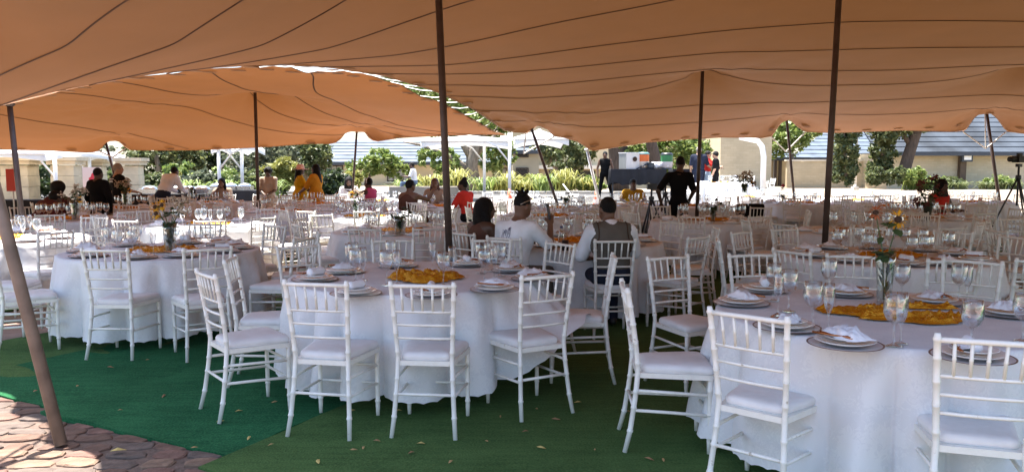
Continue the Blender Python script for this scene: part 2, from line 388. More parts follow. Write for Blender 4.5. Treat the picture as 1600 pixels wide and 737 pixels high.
def ribbon(path, w, off, name, m, parent, lip=0.0):
    """a narrow sewn strip following a line on the fabric, just under it"""
    path = np.asarray(path); tng = np.gradient(path, axis=0); tng /= np.linalg.norm(tng, axis=1)[:, None] + 1e-9
    side = np.cross(tng, [0, 0, 1.0]); side /= np.linalg.norm(side, axis=1)[:, None] + 1e-9
    V = np.stack([path + side * w / 2, path, path - side * w / 2], 1); V[:, :, 2] -= off; V[:, 1, 2] -= lip     # lip: a rolled, welted seam
    return link(name, npmesh(name, V.reshape(-1, 3), grid_faces(len(path), 3), m, True), parent)

# surveyed edges (pixel, distance) of the main tent
E_left = [D(u, v, d) for u, v, d in ((-420, 262, 7.4), (-300, 246, 7.7), (-150, 205, 8.1), (0, 165, 8.5), (100, 140, 9.1), (200, 122, 9.7), (300, 109, 10.3), (400, 102.5, 10.9), (450, 102, 11.2), (520, 106, 11.8), (600, 118, 12.6), (680, 142, 13.7), (740, 170, 15.0), (790, 204, 17.0))]
E_back = [D(u, v, d) for u, v, d in ((790, 204, 17.0), (806, 207, 17.15), (822, 208, 17.3), (834, 200, 17.4), (845, 193, 17.5), (853, 194, 17.6), (860, 206, 17.7), (867, 213, 17.8), (885, 216, 18.0), (905, 222, 18.2), (918, 231, 18.4), (926, 236, 18.5), (938, 234, 18.6), (970, 229, 18.8), (1010, 223, 19.0), (1090, 217, 19.4), (1130, 215, 19.6), (1190, 216, 19.9), (1206, 213, 20), (1217, 196, 20), (1230, 183, 20), (1244, 196, 20), (1258, 206, 20), (1300, 208, 20.1), (1412, 204, 20.2), (1490, 206, 20.3), (1508, 204, 20.4), (1522, 184, 20.4), (1540, 171, 20.4), (1558, 184, 20.4), (1573, 205, 20.4), (1600, 209, 20.4), (1750, 212, 20.2), (1900, 205, 20))]
C0 = E_left[0]
E_front = [C0, Vector((-5.1, 6.9, 3.12)), Vector((-3.88, 5.80, 3.06)), Vector((-3.36, 5.26, 3.0)), Vector((-2.95, 4.88, 2.95)), Vector((-1.6, 3.75, 2.78)), Vector((0.5, 2.9, 2.65)), Vector((3.5, 2.35, 2.6)), Vector((7.0, 1.9, 2.5)), Vector((12, 1.2, 2.3))]
E_right = [E_front[-1], Vector((13.6, 5, 2.5)), Vector((15.5, 10, 2.5)), Vector((17.2, 15, 2.6)), E_back[-1]]
NS, NT = 210, 80
left = smooth_curve(E_left, NT); back = resample(E_back, NS); right = smooth_curve(E_right, NT); front = smooth_curve(E_front, NS)
POLE1, POLE2, POLE3 = (-0.59, 7.7), (3.49, 8.8), (3.64, 15.0)
main = membrane(front, back, left, right, [(POLE1[0] - .1, 7.6, 4.05, .7), (POLE2[0] + .25, 8.8, 4.4, .6), (POLE3[0] + .05, 15.0, D(1098, 104, 15).z, .35), (10.5, 9.5, 4.4, .5), (10.0, 15.5, 3.7, .4), (7.0, 5.6, 4.2, .5)] + notch(847, 193, 17.5) + notch(1230, 183, 20) + notch(1540, 171, 20.4))
for i in range(1, NS - 1):     # shallow scallops between the tie points of the near edge
    main[i, 0, :2] += np.array([.707, .707]) * 0.13 * (abs(math.sin(i / NS * math.pi * 26)) - .5)
tent1 = thing('stretch_tent', 'large tan stretch tent spanning overhead and over the right half', 'stretch tent')
link('canopy', npmesh('canopy', main.reshape(-1, 3), grid_faces(NS, NT), m_tent, True), tent1)
for k in range(1, 12):
    j = int(round(k / 12.0 * (NT - 1))); ribbon(main[:, j], 0.024, 0.004, 'seam', m_seam, tent1, .010)
ribbon(main[0], 0.06, 0.005, 'hem', m_patch, tent1); ribbon(main[:, -1], 0.06, 0.005, 'hem', m_patch, tent1); ribbon(main[:, 0], .06, .005, 'hem', m_patch, tent1)
def patches(line, step, inward, parent, n0=2):
    mb = MB().prism([(.13 * math.cos(a), .085 * math.sin(a)) for a in np.linspace(0, 2 * math.pi, 10, endpoint=False)], -0.006, 0.0).mesh('tie_patch', m_patch)
    for i in range(n0, len(line) - 2, step):
        p = line[i]; o = link('tie_patch', mb, parent, Vector(p) + Vector(inward) + Vector((0, 0, -.012)))
        t = line[i + 1] - line[i - 1]; o.rotation_euler = (0, 0, math.atan2(t[1], t[0]))
patches(main[2], 5, (0, 0, 0), tent1); patches(main[:, -2], 9, (0, 0, 0), tent1)

# second tent, behind on the left
F2 = [D(u, v, d) for u, v, d in ((-420, 268, 8.3), (-300, 250, 8.6), (-150, 208, 9.2), (0, 165, 9.7), (85, 145, 10.3), (100, 139, 10.4), (180, 125, 10.9), (200, 121, 11.1), (280, 114, 11.6), (300, 108, 11.7), (370, 106, 12.1), (400, 102, 12.3), (450, 103, 12.6), (480, 115, 12.9), (500, 110, 13.0), (520, 108, 13.1), (560, 112, 13.8), (585, 119, 14.0), (600, 126, 14.1), (625, 131, 14.5), (640, 141, 14.8), (660, 152, 15.0), (680, 156, 15.2), (705, 168, 15.6), (740, 187, 16.2), (775, 207, 17.2), (790, 210, 17.4))]
B2 = [D(u, v, d) for u, v, d in ((-600, 236, 20), (-300, 236, 20), (0, 234, 20), (80, 236, 20.1), (140, 239, 20.2), (155, 236, 20.2), (165, 224, 20.3), (177, 213, 20.3), (188, 222, 20.3), (200, 234, 20.3), (215, 235, 20.3), (300, 235, 20.3), (400, 231, 20.2), (480, 225, 20.1), (520, 225, 20), (530, 220, 20), (541, 206, 20), (556, 197, 20), (569, 204, 20), (580, 219, 19.8), (590, 221, 19.7), (623, 216, 19.5), (692, 212, 19), (754, 210, 18.4), (790, 211, 17.9))]
NS2, NT2 = 170, 60
f2 = smooth_curve(F2, NS2, 1); b2 = resample(B2, NS2)
l2 = resample([f2[0], (f2[0] + b2[0]) / 2 + np.array([0, 0, .3]), b2[0]], NT2); r2 = resample([f2[-1], b2[-1]], NT2)
PL2 = D(398, 129, 17.0)
second = membrane(f2, b2, l2, r2, [(PL2.x, 17.0, PL2.z, .4), (-11.5, 14.5, 3.5, .4), (D(170, 200, 16).x, 16.4, 2.95, .25)] + notch(177, 213, 20.3) + notch(556, 197, 20))
tent2 = thing('stretch_tent', 'second tan stretch tent with an orange glow behind on the left', 'stretch tent')
link('canopy', npmesh('canopy', second.reshape(-1, 3), grid_faces(NS2, NT2), m_tent2, True), tent2)
def oblique(P, a, b):
    """a seam that wanders across the strips: from (s,t)=a to b"""
    n = 90; s = np.linspace(a[0], b[0], n) * (P.shape[0] - 1.001); t = np.linspace(a[1], b[1], n) * (P.shape[1] - 1.001)
    i, j = s.astype(int), t.astype(int); fs, ft = (s - i)[:, None], (t - j)[:, None]
    return P[i, j] * (1 - fs) * (1 - ft) + P[i + 1, j] * fs * (1 - ft) + P[i, j + 1] * (1 - fs) * ft + P[i + 1, j + 1] * fs * ft
for a, b in (((.05, .15), (.62, .99)), ((.2, .02), (.80, .99)), ((.32, .02), (.88, .99)), ((.43, .02), (.94, .99)), ((.56, .02), (.985, .99)), ((.0, .5), (.42, .99))):
    ribbon(oblique(second, a, b), 0.026, 0.004, 'seam', m_seam, tent2, .010)
ribbon(second[:, -1], .06, .005, 'hem', m_patch, tent2); ribbon(second[:, 0], .06, .005, 'hem', m_patch, tent2)
patches(second[:, 1], 6, (0, 0, 0), tent2, 12); patches(second[:, -2], 9, (0, 0, 0), tent2)
# lacing between the two tents
lace = thing('tent_lacing', 'pale cord lacing the two tan tents together along the gap', 'cord')
mb = MB()
Lm = resample(E_left, 90); L2 = resample(F2, 90)
for i in range(40, 88, 3):
    mb.tube([Lm[i], (Lm[i] + L2[i + 1]) / 2 + np.array([0, 0, -.02]), L2[i + 1]], 0.008, 4)
mb.build('cord', m_rope, lace)

# tent poles
straight_pole('tent_pole', 'thick dark brown tent pole rising behind the front middle table', (POLE1[0], POLE1[1], .03), D(683, -60, 7.6), 0.035, m_pole)
straight_pole('tent_pole', 'thick dark brown tent pole between the right tables', (POLE2[0], POLE2[1], .03), D(1314, -60, 8.8), 0.034, m_pole)
straight_pole('tent_pole', 'slim dark tent pole holding the low peak right of the standing man in black', (D(1088, 330, 15).x, 15.0, .02), D(1098, 106, 15), 0.036, m_pole)
straight_pole('tent_pole', 'slim dark tent pole under the peak of the second tent', (D(404, 330, 17).x, 17, .02), PL2, 0.036, m_pole)
straight_pole('tent_pole', 'dark tent pole at the far left edge of the second tent', (D(44, 400, 9.9).x, 9.9, .02), D(15, 164, 9.9), 0.034, m_pole)
tag(MB().tube([(-3.36, 4.66, 2.99), (-3.36, 5.24, 2.985)], .014, 6).build('guy_strap', m_rope), 'short pale strap from the leaning pole head to the tent edge', 'strap')
straight_pole('tent_pole', 'pale brown pole leaning left, standing on the cobbles', G(96, 700) + Vector((0, 0, .02)), (-3.36, 4.66, 3.0), 0.034, m_pole_pale, None, False)
for (u0, v0, u1, v1, d, rr, mm, lb) in ((163, 214, 186, 300, 20.3, .035, m_pole, 'slim dark eave pole leaning in the gap by the cream pillars'),
        (558, 198, 551, 300, 20.0, .03, m_pole, 'slim dark eave pole in the bright gap of the second tent, before the house roof'),
        (830, 200, 872, 322, 17.4, .032, m_pole, 'dark eave pole leaning right before the two-storey house'),
        (917, 234, 940, 330, 18.5, .034, m_white, 'white eave pole leaning at the low tip of the main tent'),
        (1229, 185, 1242, 320, 20.0, .034, m_pole, 'slim dark eave pole before the driveway, by the red flower'),
        (1541, 173, 1566, 345, 20.4, .042, m_pole, 'dark eave pole leaning right before the slate roofed wall')):
    a = D(u1, v1, d - .0); top = D(u0, v0, d); dirv = (a - top); k = (top.z - 0.0) / (top.z - a.z); ft = top + dirv * k
    straight_pole('tent_pole', lb, (ft.x, ft.y, 0.0), top, rr, mm)
# white guy ropes at the eave poles
for (pts, lb) in ((((1205, 214, 20), (1228, 237, 20), (1258, 207, 20)), 'white rope bridle in a V on the eave pole before the driveway'),
                  (((1505, 206, 20.3), (1540, 232, 20.3), (1572, 206, 20.3)), 'white rope bridle in a V before the slate roof'),
                  (((822, 208, 17.3), (818, 240, 17.5), (866, 213, 17.8)), 'white rope bridle in a V left of the leaning dark pole'),
                  (((196, 232, 20.3), (176, 246, 20.2), (155, 236, 20.2)), 'white rope bridle by the cream pillars')):
    o = MB().tube([D(*p) for p in pts], 0.018, 6).build('guy_rope', m_rope); tag(o, lb, 'rope')
o = MB().tube([D(1539, 172, 20.38), D(1540, 232, 20.3)], 0.016, 6).build('guy_rope', m_rope); tag(o, 'white rope hanging straight beside the right eave pole', 'rope')
o = MB().tube([D(880, 288, 24), Vector((D(930, 305, 21).x, 21, .05))], 0.02, 6).build('guy_rope', m_rope); tag(o, 'pale rope slanting to the ground before the road', 'rope')
# ---------------------------------------------------------------- buildings
m_cream = brickmat('cream_painted_brick', (0.62, 0.54, 0.38), (0.56, 0.48, 0.33))
m_creamp = mat('cream_plaster', (0.60, 0.51, 0.34), 0.85, 0.15, 0.7, bump=.15, bscale=20)
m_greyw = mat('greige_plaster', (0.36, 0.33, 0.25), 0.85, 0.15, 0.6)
m_slate = mat('slate_blue_roof', (0.085, 0.11, 0.145), 0.6, 0.35, 0.8, spec=.25)
m_slate2 = mat('slate_dark_roof', (0.045, 0.056, 0.072), 0.65, 0.5, 0.5, spec=.2)
m_fascia = mat('dark_fascia', (0.03, 0.04, 0.055), 0.5)
m_frame = mat('dark_window_frame', (0.035, 0.022, 0.015), 0.5)
m_pane = mat('window_pane', (0.30, 0.31, 0.28), 0.12, spec=0.8)
m_dark = mat('dark_opening', (0.02, 0.018, 0.015), 0.6)
m_ledge = mat('white_ledge', (0.72, 0.68, 0.58), 0.7, .1, 2)
def window(par, u0, v0, u1, v1, y, nx=4, nz=3, bars=False, open_dark=False):
    """a window set in a wall at distance y: recessed pane sheets, frame, muntins"""
    a, b = D(u0, v1, y), D(u1, v0, y); w, h = b.x - a.x, b.z - a.z; c = Vector(((a.x + b.x) / 2, y, (a.z + b.z) / 2))
    mb = MB(); t = 0.09
    mb.box((0, 0, h / 2 - t / 2), (w, .14, t)).box((0, 0, -h / 2 + t / 2), (w, .14, t)).box((-w / 2 + t / 2, 0, 0), (t, .137, h - 2 * t)).box((w / 2 - t / 2, 0, 0), (t, .137, h - 2 * t))
    f = mb.build('window', m_frame, par, loc=c)
    pw, ph = (w - 2 * t) / nx, (h - 2 * t) / nz
    pm = MB().box((0, 0, 0), (pw - .05, .02, ph - .05)).mesh('pane', m_dark if open_dark else m_pane)
    for i in range(nx):
        for k in range(nz):
            link('pane', pm, f, (-w / 2 + t + pw * (i + .5), .02, -h / 2 + t + ph * (k + .5)))
    mb = MB()
    for i in range(1, nx): mb.box((-w / 2 + t + pw * i, -.01, 0), (.05, .07, h - 2 * t - .002))
    for k in range(1, nz): mb.box((0, -.012, -h / 2 + t + ph * k), (w - 2 * t - .002, .06, .05))
    mb.build('muntin', m_frame, f)
    if not bars: MB().box((0, -.1, -h / 2 - .05), (w + .25, .2, .08)).build('sill', m_ledge, f)
    return f
def wallbox(par, u0, u1, y, ztop, depth, m, z0=None, name='wall'):
    a, b = D(u0, 260, y), D(u1, 260, y); z0 = terrain(y) - .3 if z0 is None else z0
    return MB().box(((a.x + b.x) / 2, y + .1 + depth / 2, (z0 + ztop) / 2), (b.x - a.x, depth, ztop - z0)).build(name, m, par)
def roofslope(par, x0, x1, y0, z0, y1, z1, n, m, hipl=0.0, hipr=0.0):
    """sheeting laid in overlapping courses from eave (y0,z0) to ridge (y1,z1); each course is a board of its own"""
    sl = MB().add([(x0, y0 + .1, z0 - .02), (x1, y0 + .1, z0 - .02), (x1 - hipr, y1, z1 - .08), (x0 + hipl, y1, z1 - .08)], [(0, 1, 2, 3)]).build('roof', m, par)
    L_ = math.hypot(y1 - y0, z1 - z0); ang = math.atan2(z1 - z0, y1 - y0); cl = L_ / n
    for i in range(n):
        f0, f1 = i / n, (i + 1.06) / n
        ya, yb = y0 + (y1 - y0) * f0, y0 + (y1 - y0) * f1; za, zb = z0 + (z1 - z0) * f0 + .075, z0 + (z1 - z0) * f1 + .015
        xa, xb = x0 + hipl * f0, x1 - hipr * f0; xc, xd = x0 + hipl * min(1, f1), x1 - hipr * min(1, f1)
        MB().add([(xa, ya, za), (xb, ya, za), (xd, yb, zb), (xc, yb, zb), (xa, ya, za - .07), (xb, ya, za - .07), (xd, yb, zb - .03), (xc, yb, zb - .03)],
                 [(0, 1, 2, 3), (4, 7, 6, 5), (0, 4, 5, 1), (1, 5, 6, 2), (3, 2, 6, 7), (0, 3, 7, 4)]).build('roof_course', m, sl)
    MB().box(((x0 + x1) / 2, y0 + .03, z0 - .1), (x1 - x0, .08, .22)).build('fascia', m_fascia, par)
    return sl
# low cream house behind the trees, centre left
hs = thing('house', 'low cream house with a blue-grey sheeted roof and barred windows behind the small tree', 'house', (0, 0, 0))
ez = D(600, 254, 68).z
wallbox(hs, 395, 800, 68, ez, 8, m_creamp)
roofslope(hs, D(380, 254, 67.2).x, D(815, 254, 67.2).x, 67.2, ez, 73.5, D(600, 219, 73.5).z, 7, m_slate, 6.5, 3.0)
for (u0, v0, u1, v1, nx, nz) in ((605, 258, 647, 284, 5, 3), (508, 258, 536, 288, 3, 3), (712, 260, 733, 286, 3, 3), (438, 258, 470, 284, 4, 3), (770, 262, 792, 284, 3, 2)):
    window(hs, u0, v0, u1, v1, 68.05, nx, nz)
# two-storey house with barred dark windows
h2 = thing('house', 'two-storey greige house with dark barred windows and a white ledge', 'house')
wallbox(h2, 801, 1128, 60, 7.5, 9, m_creamp)
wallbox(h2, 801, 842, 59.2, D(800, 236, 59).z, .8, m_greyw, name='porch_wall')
MB().box(((D(842, 0, 59.6).x + D(1000, 0, 59.6).x) / 2, 59.75, D(0, 261, 59.6).z), (D(1000, 0, 59.6).x - D(842, 0, 59.6).x, .7, .28)).build('ledge', m_ledge, h2)
for (u0, v0, u1, v1, nx, nz, dk) in ((890, 226, 924, 258, 6, 4, True), (852, 243, 872, 258, 4, 2, True), (858, 265, 876, 284, 2, 2, True), (895, 267, 930, 285, 5, 2, True), (806, 262, 826, 286, 3, 3, True), (1020, 214, 1036, 232, 3, 3, True), (1060, 205, 1092, 250, 5, 6, True), (806, 228, 826, 246, 3, 2, True)):
    window(h2, u0, v0, u1, v1, 60.02 if u0 > 845 else 59.22, nx, nz, True, dk)
roofslope(h2, D(790, 0, 58.6).x, D(850, 0, 58.6).x, 58.7, D(800, 236, 58.7).z, 60.0, D(800, 222, 60.0).z, 3, m_slate, .3, .3)
# tall cream painted gable wall
h3 = thing('house', 'tall cream painted brick wall with a row of small floor vents', 'house')
wallbox(h3, 1126, 1206, 55, 8.0, 6, m_cream)
fr = window(h3, 1139, 283, 1181, 290.5, 55.02, 5, 1)
MB().box((D(1166, 0, 55).x, 55.03, 8.1), (4.2, .5, .2)).build('coping', m_ledge, h3)
# small outbuildings and the bright boundary wall by the driveway
h4 = thing('outbuilding', 'small cream garage with dark posts and a grey pitched roof by the driveway', 'outbuilding')
wallbox(h4, 1206, 1252, 66, D(0, 246, 66).z, 5, m_creamp)
roofslope(h4, D(1200, 0, 65.4).x, D(1274, 0, 65.4).x, 65.4, D(0, 247, 65.4).z, 70, D(0, 228, 70).z, 5, m_slate, 1.0, 3.0)
for u in (1207, 1218, 1226): MB().box((D(u, 0, 65.8).x, 65.7, 1.2), (.22, .22, D(0, 247, 65.4).z * 2 - 2.4)).build('post', m_frame, h4)
h5 = thing('outbuilding', 'pale outbuilding with a steep blue-grey roof left of the leafy columns', 'outbuilding')
wallbox(h5, 1262, 1392, 72, D(0, 247, 72).z, 5, m_creamp)
roofslope(h5, D(1244, 0, 71.4).x, D(1420, 0, 71.4).x, 71.4, D(0, 247, 71.4).z, 80, D(0, 196, 80).z, 9, m_slate, 7.0, 0)
bw = thing('boundary_wall', 'bright cream boundary wall beside the driveway', 'wall')
a, b = D(1238, 0, 60), D(1388, 0, 60)
MB().box(((a.x + b.x) / 2, 60.2, .95), (b.x - a.x, .3, D(0, 252, 60).z - .0 + .15)).build('wall', m_cream, bw)
MB().box(((a.x + b.x) / 2, 60.2, D(0, 252, 60).z + .07), (b.x - a.x + .2, .45, .12)).build('coping', m_ledge, bw)
# long slate-roofed building on the right
h6 = thing('house', 'long cream building with a slate blue roof and a wall lamp at the right', 'house')
ez = D(1500, 239, 56).z
wallbox(h6, 1388, 1830, 56, ez, 7, m_cream)
roofslope(h6, D(1380, 0, 55.2).x, D(1860, 0, 55.2).x, 55.2, ez, 61.5, D(0, 150, 61.5).z, 12, m_slate2, 0, 0)
o = MB().box((D(1516, 0, 55.9).x, 55.9, (ez + .0) / 2), (.42, .35, ez - .1)).build('brown_post', mat('brown_post', (.10, .065, .04), .7, .2, 3), h6)
lm = thing('wall_lamp', 'square white floodlight on a dark bracket on the right wall', 'lamp', D(1510, 246, 55.6))
MB().box((0, 0, 0), (.75, .3, .6)).build('housing', m_fascia, lm); MB().box((.0, -.17, .0), (.5, .05, .34)).build('lens', mat('lamp_lens', (.85, .88, .9), .2), lm)

# ---------------------------------------------------------------- trees and planting
m_bark = mat('bark_grey', (0.20, 0.165, 0.125), 0.9, 0.4, 3, bump=.6, bscale=12, stretch=(4, 4, 1))
m_barkd = mat('bark_dark', (0.07, 0.05, 0.038), 0.9, 0.4, 3, bump=.6, bscale=12, stretch=(4, 4, 1))
LM = {'olive': leafmat('leaf_olive', (.05, .078, .026), (.17, .19, .075)), 'bright': leafmat('leaf_bright', (.09, .155, .03), (.27, .32, .09)),
      'dark': leafmat('leaf_dark', (.018, .034, .012), (.06, .085, .026)), 'grey': leafmat('leaf_grey', (.07, .09, .055), (.17, .19, .12)),
      'yellow': leafmat('leaf_yellow', (.16, .17, .03), (.34, .33, .10))}
def leaf_cloud(rng, blobs, n, size, long=1.0, droop=0.0, up=0.0):
    """n leaf-sized quads in clumps spread through ellipsoid blobs [(cx,cy,cz,rx,ry,rz)], with gaps between clumps"""
    w = np.array([b[3] * b[4] * b[5] for b in blobs]) ** (2 / 3.); w /= w.sum()
    ncl = max(12, n // 26); cb = rng.choice(len(blobs), ncl, p=w)
    B = np.array(blobs)[cb]; d = rng.normal(size=(ncl, 3)); d /= np.linalg.norm(d, axis=1)[:, None]
    rad = rng.uniform(.45, 1.02, ncl) ** .6; cc = B[:, :3] + d * rad[:, None] * B[:, 3:]
    csz = rng.uniform(.10, .24, ncl) * B[:, 3:].mean(1)
    k = rng.integers(0, ncl, n); P = cc[k] + rng.normal(size=(n, 3)) * csz[k][:, None] * .62
    A = rng.normal(size=(n, 3)); A[:, 2] = A[:, 2] * .6 - droop + up; A /= np.linalg.norm(A, axis=1)[:, None]
    Bv = np.cross(A, rng.normal(size=(n, 3))); Bv /= np.linalg.norm(Bv, axis=1)[:, None]
    s = size * rng.uniform(.6, 1.35, n)[:, None]
    a, b = A * s * long, Bv * s * .42
    V = np.stack([P - a * .5, P + b, P + a * .6, P - b], 1).reshape(-1, 3)
    return V, np.arange(4 * n).reshape(n, 4)
RNG = np.random.default_rng(5)
def tree(name, label, u, y, vbase_z, trunk, blobs, n, size, leaf, bark=None, long=1.5, droop=.2, group='trees behind the tents', cat='tree', up=0.0):
    """trunk: list of limbs, each a list of (u, v, r, dy); blobs in pixels: (u, v, half width px, half height px, dy)"""
    base = D(u, 260, y); base.z = terrain(y)
    t = thing(name, label, cat, base, 0, group); mb = MB()
    for limb in trunk:
        pts = [D(q[0], q[1], y + (q[3] if len(q) > 3 else 0)) - base for q in limb]; mb.tube(pts, [q[2] for q in limb], 8)
    if trunk: mb.build('trunk', bark or m_bark, t, True)
    B = []
    for (bu, bv, hw, hh, dy) in blobs:
        c = D(bu, bv, y + dy) - base; k = (y + dy) / F; B.append((c.x, c.y, c.z, hw * k, (hw * k + hh * k) * .5, hh * k))
    V, Q = leaf_cloud(RNG, B, n, size, long, droop, up)
    link('crown', npmesh('crown', V, Q, LM[leaf]), t)
    return t
TG = 'trees behind the tents'
tree('tree', 'olive green tree at the far left behind the pillars', 20, 36, 0, [[(25, 300, .14), (22, 265, .11), (15, 235, .07)]], [(20, 262, 45, 30, 0), (60, 275, 30, 26, 1), (-20, 240, 30, 25, 0)], 3600, .16, 'olive')
tree('tree', 'grey-green tree between the two left cream pillars', 150, 38, 0, [[(150, 305, .14), (152, 270, .1), (145, 240, .06)], [(152, 270, .06), (168, 250, .03)]], [(65, 275, 28, 30, 0), (145, 270, 22, 34, 0), (150, 235, 26, 22, 0)], 3200, .15, 'grey')
tree('tree', 'dense dark tree right of the cream pillars', 240, 42, 0, [[(245, 300, .2), (248, 262, .15), (240, 230, .09)]], [(235, 252, 34, 28, 0), (262, 235, 36, 26, 1), (215, 240, 20, 24, 0), (290, 250, 30, 30, 2)], 5200, .17, 'olive')
tree('tree', 'dark evergreen behind the buffet tables', 330, 46, 0, [[(330, 300, .2), (332, 262, .15), (325, 225, .1)]], [(320, 245, 42, 34, 0), (360, 250, 30, 34, 0), (300, 225, 34, 20, 0)], 5200, .18, 'dark')
tree('tree', 'bright green shrub tree right of the man in white shirt', 275, 33, 0, [[(276, 305, .07), (275, 285, .05)]], [(272, 278, 22, 20, 0), (296, 272, 22, 16, 0)], 2600, .12, 'bright')
tree('tree', 'grey-green feathery tree left of the tent pole', 395, 40, 0, [[(392, 300, .15), (395, 265, .1), (405, 235, .06)]], [(385, 258, 34, 32, 0), (430, 245, 36, 26, 0), (405, 280, 30, 18, 0)], 4800, .16, 'grey')
tree('tree', 'tall mixed tree behind the women in yellow', 470, 44, 0, [[(478, 300, .18), (476, 262, .13), (470, 232, .08)]], [(465, 248, 36, 28, 0), (495, 246, 24, 30, 0), (440, 232, 30, 20, 1)], 4600, .17, 'olive')
tree('tree', 'pale arching shrub behind the pink hat', 440, 32, 0, [[(442, 305, .06), (440, 285, .04)]], [(432, 278, 26, 20, 0), (448, 264, 18, 14, 0)], 2200, .15, 'yellow', long=2.6)
tree('tree', 'light green shrub tree right of the white frame legs', 360, 34, 0, [[(352, 300, .06), (352, 282, .04)]], [(350, 275, 18, 14, 0), (385, 284, 16, 12, 0)], 1800, .12, 'bright')
tree('small_tree', 'small round light green tree before the cream house window', 590, 46, 0, [[(572, 300, .10), (576, 278, .08), (586, 256, .05)], [(576, 278, .05), (600, 258, .03)]], [(566, 262, 26, 14, 0), (598, 254, 30, 18, 0), (622, 266, 20, 12, 0), (590, 242, 18, 10, 0)], 3000, .17, 'bright')
tree('large_tree', 'big grey-limbed tree with a long bare branch behind the frame tent', 742, 40, 0, [[(738, 306, .36), (732, 280, .32), (738, 250, .30), (745, 222, .24), (742, 190, .18)], [(734, 272, .22), (712, 250, .18), (685, 237, .12), (655, 226, .07), (630, 222, .03)], [(738, 250, .18), (722, 226, .12), (712, 205, .08)], [(745, 240, .15), (764, 222, .1), (778, 205, .06)]],
     [(672, 250, 22, 16, 0), (700, 255, 24, 22, 0), (770, 245, 26, 24, 2), (690, 272, 14, 10, 0), (720, 268, 16, 14, 1), (790, 240, 18, 22, 2), (640, 140, 40, 26, 3), (700, 160, 36, 26, 3), (755, 185, 30, 20, 2), (600, 120, 30, 20, 3)], 9500, .15, 'bright', m_bark)
tree('large_tree', 'leaning pale trunk with hanging foliage before the two-storey house', 880, 44, 0, [[(888, 298, .32), (884, 280, .28), (870, 258, .24), (855, 244, .18), (842, 232, .12)], [(886, 280, .2), (905, 258, .15), (912, 236, .1)]],
     [(880, 238, 34, 22, 0), (855, 228, 22, 14, 0), (905, 252, 16, 20, 0), (880, 258, 18, 14, -1), (920, 232, 16, 20, 1)], 5400, .15, 'olive', m_bark, droop=.9)
tree('large_tree', 'dark trunked tree behind the white freezer', 968, 40, 0, [[(968, 300, .5), (966, 262, .45), (962, 220, .4), (958, 180, .3)], [(966, 250, .2), (978, 228, .14)]], [(975, 228, 20, 14, 0), (950, 215, 20, 14, 0), (990, 245, 14, 14, 1)], 2600, .14, 'bright', m_barkd)
tree('large_tree', 'dark forked tree behind the orange drink cooler', 1022, 40, 0, [[(1030, 300, .36), (1026, 262, .32), (1018, 225, .28), (1012, 190, .2)]], [(1050, 232, 26, 22, 2), (1085, 235, 22, 24, 2), (1040, 260, 24, 16, 1), (1100, 262, 14, 16, 3), (1000, 228, 16, 14, 1)], 6400, .15, 'bright', m_barkd)
tree('large_tree', 'tall leafy tree seen through the gap between the tents', 700, 56, 0, [[(745, 300, .4), (735, 240, .34), (715, 180, .26), (690, 140, .16)], [(735, 235, .2), (770, 200, .12)], [(718, 185, .15), (650, 150, .08)]], [(600, 118, 36, 16, 0), (640, 130, 34, 22, 1), (685, 145, 34, 26, 0), (725, 165, 34, 28, 0), (765, 190, 32, 26, 1), (700, 190, 40, 24, 2)], 20000, .26, 'bright')
tree('tree', 'leafy tree beyond the driveway gap in the tent', 1240, 62, 0, [[(1238, 285, .16), (1238, 240, .13)]], [(1238, 212, 30, 26, 0), (1215, 225, 16, 20, 0), (1262, 200, 24, 20, 0)], 3600, .22, 'bright')
for (u, lb, w, dd) in ((1320, 'leafy green column left of the light pole, by the driveway', 21, 48), (1379, 'leafy green column right of the light pole, by the driveway', 22, 48)):
    tree('columnar_tree', lb, u, dd, 0, [[(u + 3, 285, .12), (u, 240, .1), (u - 2, 190, .07)]] , [(u - 2, 270, w, 18, 0), (u, 240, w * .9, 26, 0), (u + 2, 205, w * .95, 24, 0), (u, 180, w * .8, 22, 0)], 6200, .16, 'olive', droop=-.6, group='leafy columns by the driveway')
tree('large_tree', 'leaning dark trunk before the slate-roofed building', 1418, 47, 0, [[(1412, 288, .42), (1414, 262, .36), (1422, 235, .34), (1432, 205, .32), (1440, 170, .25)], [(1424, 228, .2), (1408, 206, .12), (1395, 190, .1)]], [(1405, 196, 34, 14, 0), (1440, 190, 30, 14, 0), (1390, 210, 14, 12, 0)], 3000, .17, 'olive', m_barkd)
for (u, w, lb) in ((1395, 16, 'low dark shrub at the foot of the right leafy column'), (1365, 10, 'small shrub beside the light pole'), (1425, 20, 'light green shrub under the leaning dark trunk')):
    tree('shrub', lb, u, 45, 0, [], [(u, 277, w, 11, 0), (u + 8, 270, w * .7, 9, 0)], 1500, .12, 'olive' if u != 1425 else 'bright', cat='shrub', group='shrubs by the right building')
